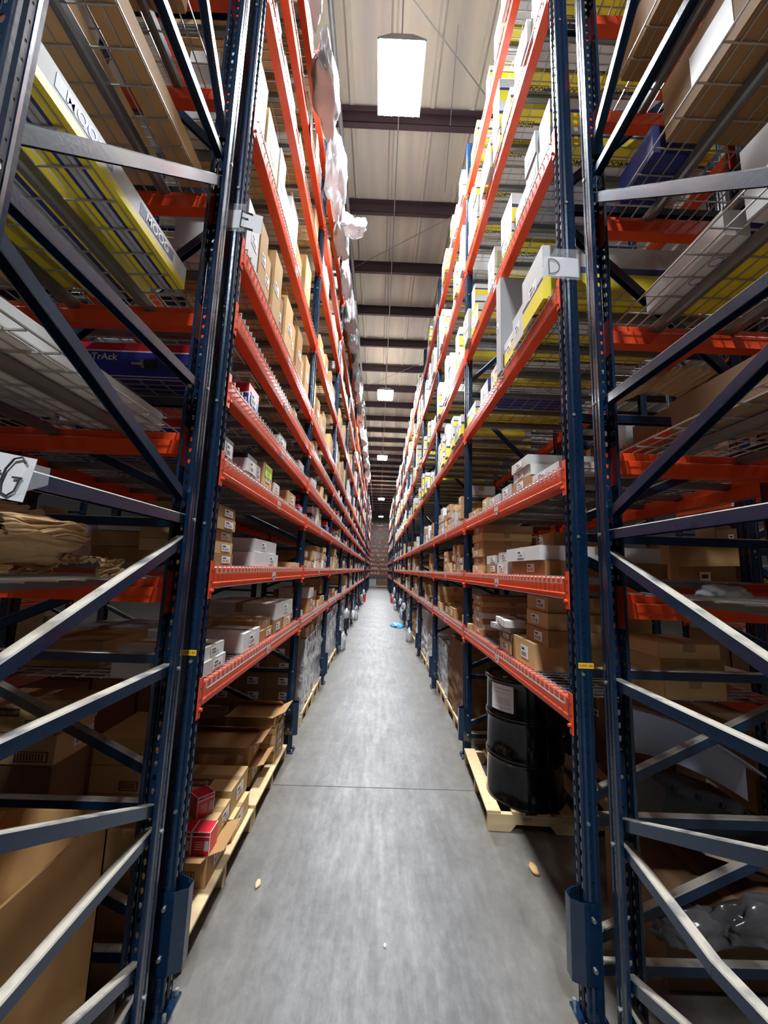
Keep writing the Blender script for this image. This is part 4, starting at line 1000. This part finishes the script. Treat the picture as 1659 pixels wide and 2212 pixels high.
floor_box(-0.84, 3.66, 3.98, 0.42, PZ+4*0.074, 0.085, 'brown', 'top carton with a lifted flap, tall stack beside the second left post', flaps=True)
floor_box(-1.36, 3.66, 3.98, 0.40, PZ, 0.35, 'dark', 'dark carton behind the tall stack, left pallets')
# wall of labelled cartons in the second bay
for cx in range(3):
    for q in range(6):
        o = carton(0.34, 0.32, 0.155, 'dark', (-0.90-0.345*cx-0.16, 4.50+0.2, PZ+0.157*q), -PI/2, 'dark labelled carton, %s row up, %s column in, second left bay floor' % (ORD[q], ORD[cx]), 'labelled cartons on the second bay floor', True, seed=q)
# ---------------------------------------------------------------- shrink wrapped pallets
def wrapped(x0, x1, y0, y1, z1, m_, label, seed=0):
    o = empty('wrapped_pallet', ((x0+x1)/2, (y0+y1)/2, 0))
    m = MB(); m.box(-(x1-x0)/2, (x1-x0)/2, -(y1-y0)/2, (y1-y0)/2, 0.09, 0.128, WOOD)
    for k in (-1, 0, 1): m.box(-(x1-x0)/2, (x1-x0)/2, k*(y1-y0)*0.45-0.05, k*(y1-y0)*0.45+0.05, 0, 0.09, WOOD)
    m.obj('pallet_base', o)
    bm = bmesh.new(); bmesh.ops.create_cube(bm, size=1.0); bmesh.ops.subdivide_edges(bm, edges=bm.edges[:], cuts=18, use_grid_fill=True)
    for v in bm.verts:
        p = v.co; q = Vector((p.x*(x1-x0)*0.96, p.y*(y1-y0)*0.96, p.z*(z1-0.13)))
        n_ = noise.noise(Vector((q.x*3, q.y*3, q.z*9))+Vector((seed, 0, 0)))+0.5*noise.noise(q*14)
        v.co = q+Vector((p.x, p.y, 0))*n_*0.05
        v.co.z += (z1+0.13)/2
    me = bpy.data.meshes.new('wrapped_load'); bm.to_mesh(me); bm.free(); me.materials.append(m_)
    link('wrapped_load', me, o); tag(o, label, 'wrapped pallet'); return o
Yb = [bay_y(i)+PW for i in range(NB1)]
wrapped(-1.8, -0.82, Yb[1]+0.62, Yb[1]+1.42, 0.95, WRAP, 'grey stretch wrapped pallet load, first one along the left floor', 1)
wrapped(-1.8, -0.82, Yb[1]+1.46, Yb[1]+2.2, 1.00, WRAP, 'grey stretch wrapped pallet load, second one along the left floor', 2)
wrapped(-1.8, -0.82, Yb[2]+0.1, Yb[2]+1.1, 1.02, WRAP, 'grey stretch wrapped pallet load, third one along the left floor', 3)
wrapped(-1.8, -0.82, Yb[2]+1.15, Yb[2]+2.15, 1.05, WRAP, 'grey stretch wrapped pallet load, fourth one along the left floor', 4)
wrapped(0.97, 1.9, Yb[1]+0.25, Yb[1]+1.3, 0.98, CARDD, 'dark brown wrapped pallet load in the second right bay', 5)
wrapped(0.97, 1.9, Yb[1]+1.35, Yb[1]+2.2, 0.8, WRAP, 'grey wrapped pallet load in the second right bay', 6)
for q, (y, z) in enumerate(((Yb[1]+0.8, 0.955), (Yb[1]+1.15, 0.955), (Yb[1]+1.7, 1.005), (Yb[1]+2.0, 1.005))):
    carton(0.28, 0.4, 0.12, 'light', (-0.84, y, z), 0, 'brown carton on top of the stretch wrapped loads, %s along' % ORD[q], 'boxes on the wrapped loads', True, seed=q)
# ---------------------------------------------------------------- floor loads of the farther bays
BAGG2 = mat('grey_film', (0.30, 0.31, 0.32), 0.2, 0.0, 0.35, 6, 0.5, 9, spec=0.8)
random.seed(31)
for side, sg, X in (('left', -1, XL), ('right', 1, XR)):
    for i in range(2 if side == 'right' else 3, NB1):
        st = random.choice(('light', 'brown', 'white', 'grey')); 
        for q in range(2):
            m_ = random.choice((WRAP, WRAP, CARD, WHITE)); y = Yb[i]+0.1+1.1*q
            o = wrapped(min(X+sg*0.05, X+sg*0.95), max(X+sg*0.05, X+sg*0.95), y, y+0.98, random.uniform(0.6, 1.0), m_, 'floor pallet load, %s in the %s bay of the %s aisle rack' % (['nearer', 'farther'][q], ORD[i], side), i*3+q)
            if random.random() < 0.6: crumple('plastic_bag', X-sg*random.uniform(0.02, 0.07), y+random.uniform(0.2, 0.8), random.choice((0.001, 0.2, 0.4, 0.55)), 0.07, random.uniform(0.12, 0.3), random.uniform(0.10, 0.26), random.choice((BAGM, BAGG2)), 'loose plastic film hanging from a floor load, %s in the %s bay at %s' % (['nearer', 'farther'][q], ORD[i], side), 'bag', seed=i+q, sub=3)
crumple('blue_film', 0.70, 13.3, 0.0, 0.20, 0.45, 0.05, BLUER, 'bright blue crumpled film on the floor by the right rack', 'film', 5, sub=3)
for side, sg, X in (('left', -1, XL), ('right', 1, XR)):
    y = Y1+NB1*BAY+0.04
    m = MB(); m.tube([(0, 0, 0), (0, 0, 0.48)], 0.065, REDP, 14); m.box(-0.09, 0.09, -0.09, 0.09, 0, 0.012, REDP)
    tag(m.obj('post_protector', None, (X-sg*0.10, y-0.1, 0)), 'red post protector on the floor at the %s rack end' % side, 'protector')
# ---------------------------------------------------------------- bags and sheets on the top left shelves
random.seed(5)
zt = LEVL[9]
BAGG = mat('grey_plastic_bag', (0.27, 0.26, 0.26), 0.18, 0.0, 0.35, 6, 0.5, 9, spec=0.8)
for q in range(22):
    y = 2.35+q*0.86
    a = random.uniform(0.06, 0.10); b_ = random.uniform(0.26, 0.34); c_ = random.uniform(0.26, 0.42)
    crumple('plastic_bag', XL+0.03+a*1.1, y, zt-0.42+random.uniform(-0.12, 0.1), a, b_, c_, BAGM if (q < 7 and q % 2 == 0) or q % 4 == 0 else BAGG, 'bagged part hanging over the edge of the top left shelf, %s along' % ORD[q], 'bag', seed=q*3+1, amp=0.5)
crumple('plastic_bag', -0.52, 4.7, 6.25, 0.16, 0.10, 0.12, BAGM, 'clear plastic bag sticking far out into the aisle, upper left', 'bag', seed=77, amp=0.6)
for q, (y, z, s_) in enumerate(((3.2, 5.95, 0.16), (6.4, 6.3, 0.10), (8.2, 6.1, 0.12), (10.5, 5.6, 0.14))):
    m = MB(); m.box(0, 0.002, -s_/2, s_/2, -s_*0.9, s_*0.6, PAPER); m.box(0.002, 0.0028, -s_*0.25, s_*0.1, -s_*0.2, s_*0.1, GREYC)
    tag(m.obj('paper_notice', None, (XL+0.012, y, z), (0, 0, 0.1)), 'white paper tag hanging on the upper left rack, %s along' % ORD[q], 'paper')

# ================================================================ signs
def sheet(name, corners, t, m_):
    m = MB(); a, b_, c, d = [Vector(p) for p in corners]; n = (b_-a).cross(d-a).normalized()*t
    k = 0; m.v += [tuple(p) for p in (a, b_, c, d)]+[tuple(p-n) for p in (a, b_, c, d)]
    for q in ((0,1,2,3),(7,6,5,4),(0,4,5,1),(1,5,6,2),(2,6,7,3),(3,7,4,0)): m.f.append(q); m.m.append(m.mi(m_))
    return m
def strokes(o, origin, right, up, lines, r_=0.0035, mat_=INK):
    m = MB(); R__ = Vector(right).normalized(); U__ = Vector(up).normalized(); O = Vector(origin)
    for ln in lines: m.tube([O+R__*a+U__*b_ for a, b_ in ln], r_, mat_, 6)
    m.obj('handwritten_letter', o)['label'] = 'black marker letter'
# E on the first left upright
o = empty('letter_sign', (XL, Y1, 3.60)); m = sheet('s', [(-0.075, -0.004, -0.052), (0.004, -0.006, -0.052), (0.004, -0.006, 0.054), (-0.075, -0.004, 0.054)], 0.0008, PAPER); m.obj('wrapped_part', o)
m = sheet('s', [(0.004, -0.006, -0.052), (0.108, 0.02, -0.060), (0.112, 0.02, 0.046), (0.004, -0.006, 0.054)], 0.0008, PAPER); m.obj('paper', o)
rt = Vector((0.104, 0.026, 0)).normalized()
strokes(o, Vector((0.010, -0.009, -0.047)), rt, (0, 0, 1), [[(0.0, 0.095), (-0.002, 0.045), (-0.004, 0.0)], [(0.0, 0.095), (0.055, 0.087)], [(-0.002, 0.055), (0.034, 0.054)], [(-0.004, 0.0), (0.060, -0.002)]], 0.0030)
m = sheet('s', [(-0.08, -0.0095, -0.075), (0.03, -0.0075, -0.075), (0.03, -0.0075, 0.09), (-0.08, -0.0095, 0.09)], 0.0004, TAPEC); m.obj('clear_tape', o)
tag(o, 'white paper sign with a hand-drawn E taped on the first left post', 'sign')
# D on the first right upright
o = empty('letter_sign', (XR, Y1, 3.40)); m = sheet('s', [(-0.115, -0.004, -0.055), (0.0, -0.008, -0.055), (0.0, -0.008, 0.055), (-0.105, -0.004, 0.060)], 0.0008, PAPER); m.obj('paper', o)
m = sheet('s', [(0.0, -0.008, -0.055), (0.085, -0.006, -0.055), (0.085, -0.006, 0.053), (0.0, -0.008, 0.055)], 0.0008, PAPER); m.obj('wrapped_part', o)
import math as _m
arc = [(0.0, 0.083)]+[(0.014+0.042*_m.sin(t*PI/10), 0.0415+0.0415*_m.cos(t*PI/10)) for t in range(0, 11)]+[(0.0, 0.0)]
strokes(o, Vector((-0.083, -0.012, -0.044)), (1, 0, 0), (0, 0, 1), [[(0.0, 0.083), (0.002, 0.0)], arc], 0.0024)
m = sheet('s', [(-0.14, -0.0135, -0.07), (0.12, -0.0135, -0.08), (0.14, -0.0135, 0.10), (-0.05, -0.0135, 0.10)], 0.0004, TAPEC); m.obj('clear_tape', o)
tag(o, 'white paper sign with a hand-drawn D taped on the first right post', 'sign')
# G on the nearest left upright
o = empty('letter_sign', (-0.80, 0.80, 1.975)); m = sheet('s', [(-0.10, -0.004, -0.035), (0.082, -0.006, -0.062), (0.096, -0.004, 0.028), (-0.10, -0.002, 0.060)], 0.0008, PAPER); m.obj('paper', o)
gg = [(0.070, 0.068), (0.060, 0.080), (0.044, 0.076), (0.030, 0.055), (0.024, 0.030), (0.026, 0.008), (0.040, 0.000), (0.054, 0.010), (0.062, 0.036)]
strokes(o, Vector((0.010, -0.009, -0.050)), (1, 0, 0), (0, 0, 1), [gg, [(0.046, 0.038), (0.066, 0.036)], [(-0.01, 0.058), (0.020, 0.050)]], 0.0021)
m = sheet('s', [(0.06, -0.010, -0.05), (0.125, -0.004, -0.025), (0.125, -0.004, 0.01), (0.08, -0.010, 0.02)], 0.0004, TAPEC); m.obj('clear_tape', o)
tag(o, 'white paper sign with a hand-drawn G taped on the nearest left post', 'sign')
# amber weight tags
for (X, txt, w_) in ((XL-0.038, '5,100 LBS', 'left'), (XR+0.040, '5,000 LBS', 'right')):
    o = empty('weight_tag', (X, Y1-0.001, 1.407)); m = MB(); m.box(-0.036, 0.036, -0.001, 0, -0.016, 0.016, BLACKC); m.box(-0.035, 0.035, -0.0016, -0.001, -0.012, 0.012, TAGY); m.obj('plate', o)
    m = MB(); m.add_mesh(text_mesh(txt, 0.01), face_xf((0, -0.0022, 0), (1, 0, 0), (0, 0, 1), 0.015), INK); m.obj('lettering', o)
    tag(o, 'small amber weight capacity tag on the first %s post' % w_, 'tag')

# ================================================================ right foreground rack loads
def rbox(x0, x1, y0, y1, z0, h_, m_, label, nm='cardboard_box', lb=False, rz=0.0):
    m = MB(); a, b_ = (x1-x0)/2, (y1-y0)/2; m.box(-a, a, -b_, b_, 0, h_, m_); o = m.obj(nm, None, ((x0+x1)/2, (y0+y1)/2, z0), (0, 0, rz), bevel=0.003)
    t_ = MB(); t_.box(-0.03, 0.03, -b_-0.0008, b_+0.0008, h_*0.45, h_+0.0008, TAPE); t_.obj('tape', o)
    if lb:
        q = MB(); q.box(-a-0.001, -a, -0.10, 0.08, h_*0.2, h_*0.75, LABEL); q.obj('label', o)
        q = MB(); q.box(-0.1, 0.12, -b_-0.001, -b_, h_*0.2, h_*0.7, LABEL)
        for k in range(6): q.box(-0.07+0.025*k, -0.06+0.025*k, -b_-0.0014, -b_-0.001, h_*0.3, h_*0.5, INK)
        q.obj('label', o)
    tag(o, label, 'box'); return o
z5 = 3.60-0.015
rbox(1.12, 1.75, 0.93, 1.38, z5+0.0, 0.26, CARD, 'large brown carton with labels on the fourth foreground right shelf', lb=True)
rbox(1.10, 1.30, 1.42, 1.66, z5+0.0, 0.14, STRIPE, 'dark blue box behind the large brown carton, foreground right', 'blue_box')
z5 = 4.225-0.015
rbox(1.35, 1.85, 0.85, 1.4, z5, 0.22, GREYC, 'flat grey carton on the fifth foreground right shelf', 'white_box')
rbox(1.1, 1.32, 1.0, 1.6, z5, 0.2, CARD, 'brown carton on the fifth foreground right shelf', 'cardboard_box')
z5 = 3.01-0.015
o = rbox(1.20, 1.75, 0.74, 1.17, z5, 0.27, WHITE, 'white wrapped carton hanging over the third foreground right shelf', 'white_box', rz=0.06)
o = empty('long_yellow_box', (1.42, 1.62, 2.385-0.014), rz=0)
bpy.data.objects.remove(o)
z5 = 3.01-0.015
def slanted_yellow(x, y, z, w_, L, h_, rz, label, m1=YELL):
    o = empty('long_yellow_box', (x, y, z), rz)
    m = MB(); m.box(-w_/2, -w_/2+w_*0.30, 0, L, 0, h_, WHITE); m.box(-w_/2+w_*0.30, -w_/2+w_*0.54, 0, L, 0, h_, STRIPE); m.box(-w_/2+w_*0.54, w_/2, 0, L, 0, h_, m1); m.obj('carton', o, bevel=0.0)
    g = MB()
    for yy in (0.12, L-0.2):
        pts = [(-w_*0.28+0.022*math.cos(t*PI/8), yy+0.022*math.sin(t*PI/8), -0.001) for t in range(17)]; g.tube(pts, 0.0012, STRIPE, 5)
    g.obj('printed_emblem', o)
    tag(o, label, 'box'); return o
slanted_yellow(1.31, 1.20, z5, 0.30, 0.42, 0.10, -0.03, 'yellow and white box with a navy stripe on the third foreground right shelf')
z5 = 2.385-0.015
for q, (x0, x1) in enumerate(((1.15, 1.45), (1.50, 1.85), (1.9, 2.3))):
    rbox(x0, x1, 0.9, 1.5, z5, 0.14, CARDD, 'dark carton on the second foreground right shelf, %s outward' % ORD[q])
z5 = 1.76-0.015
rbox(1.55, 2.0, 1.0, 1.5, z5, 0.06, CARD, 'flat brown carton on the first foreground right shelf')
crumple('plastic_bag', 1.35, 1.55, z5, 0.09, 0.05, 0.03, BAGM, 'white plastic bag on the first foreground right shelf', 'bag', 9)
# open kraft carton with torn paper beyond
ruffle('crumpled_paper', [(-0.3, 0, 0.02), (-0.15, 0, 0.10), (0.0, 0, 0.16), (0.2, 0, 0.12), (0.28, 0, 0.22)], 0.35, KRAFT, 'torn brown packing paper seen through the foreground right frame', (1.95, 2.55, 3.02))
# brown cartons and white panel in the first right bay seen end on
z5 = LEVR[0]-0.015
rbox(1.38, 1.68, 1.96, 2.26, z5, 0.105, CARDL, 'lowest carton of three seen through the foreground right frame')
rbox(1.37, 1.68, 1.96, 2.26, z5+0.107, 0.075, CARDL, 'middle carton of three seen through the foreground right frame')
rbox(1.355, 1.655, 1.95, 2.26, z5+0.184, 0.070, CARDL, 'top carton of three seen through the foreground right frame')
m = MB(); n = 14; P = []
for i_ in range(n+1):
    t = i_/n; xx = 0.75*t; zz = 0.62-0.10*t-0.22*t*t; P.append((xx, zz))
prof = P+[(x_, z_-0.16-0.10*(1-x_)) for x_, z_ in reversed(P)]
m.prism(prof, 0, 0.02, PLASW); 
m.prism([(x_, z_) for x_, z_ in P]+[(x_, z_-0.012) for x_, z_ in reversed(P)], -0.12, 0.02, PLASW)
o = m.obj('plastic_tray', None, (1.33, 2.35, 0.50)); tag(o, 'bluish white moulded plastic panel leaning in the dark, right floor', 'tray')
m = MB(); m.box(0, 0.55, 0, 0.4, 0, 0.22, PLASB)
for k in range(5): m.tube([(0.04+0.12*k, 0.01, 0.22), (0.04+0.12*k, 0.01, 0.245)], 0.012, PLASB, 8)
m.box(-0.01, 0.56, -0.01, 0.41, 0.20, 0.222, PLASB)
tag(m.obj('plastic_crate', None, (1.36, 2.05, 0.60), (0, 0.30, 0)), 'black plastic crate with small knobs beneath the white panel', 'crate')
m = MB(); m.box(0, 0.5, 0, 0.09, 0, 0.03, WOOD); tag(m.obj('timber_batten', None, (1.55, 2.0, 0.56), (0, 0.25, 0)), 'short timber batten under the black crate', 'timber')
rbox(1.36, 1.95, 2.02, 2.5, 0.0, 0.38, CARDD, 'dark carton on the floor holding the black crate, right')
crumple('plastic_bag', 1.72, 1.90, 0.30, 0.20, 0.05, 0.10, BAGD, 'crinkled clear plastic bag draped over the dark carton, right floor', 'bag', 21, amp=0.5)
crumple('plastic_bag', 1.42, 1.93, 0.26, 0.16, 0.04, 0.09, BAGD, 'dark crinkled bag hanging beside the frame, right floor', 'bag', 25, amp=0.5)
# debris
for q, (x, y, s_, m_) in enumerate(((1.03, 2.72, 0.05, CARDL), (-0.62, 2.55, 0.03, WOOD), (1.16, 1.30, 0.04, CARDL), (0.80, 1.55, 0.012, LABEL), (-0.55, 1.6, 0.012, LABEL), (0.1, 2.2, 0.012, LABEL))):
    crumple('debris_scrap', x, y, 0.001, s_*0.5, s_, s_*0.3, m_, '%s scrap of litter on the aisle floor' % ['pale cardboard', 'splintered wood', 'pale crumpled', 'tiny white right-hand', 'tiny white left-hand', 'tiny white central'][q], 'scrap', q, sub=2)
for kind, mbx in stuff.items():
    if not mbx.v: continue
    o = mbx.obj(kind)
    nice = {'cardboard_box': 'brown cardboard boxes', 'white_box': 'white boxes', 'yellow_box': 'yellow and white boxes', 'parts_box': 'small parts boxes'}[kind]
    tag(o, 'remaining %s far down the aisle racks' % nice, 'boxes', kind='stuff')

print('OBJECTS', len(COL.objects), count)
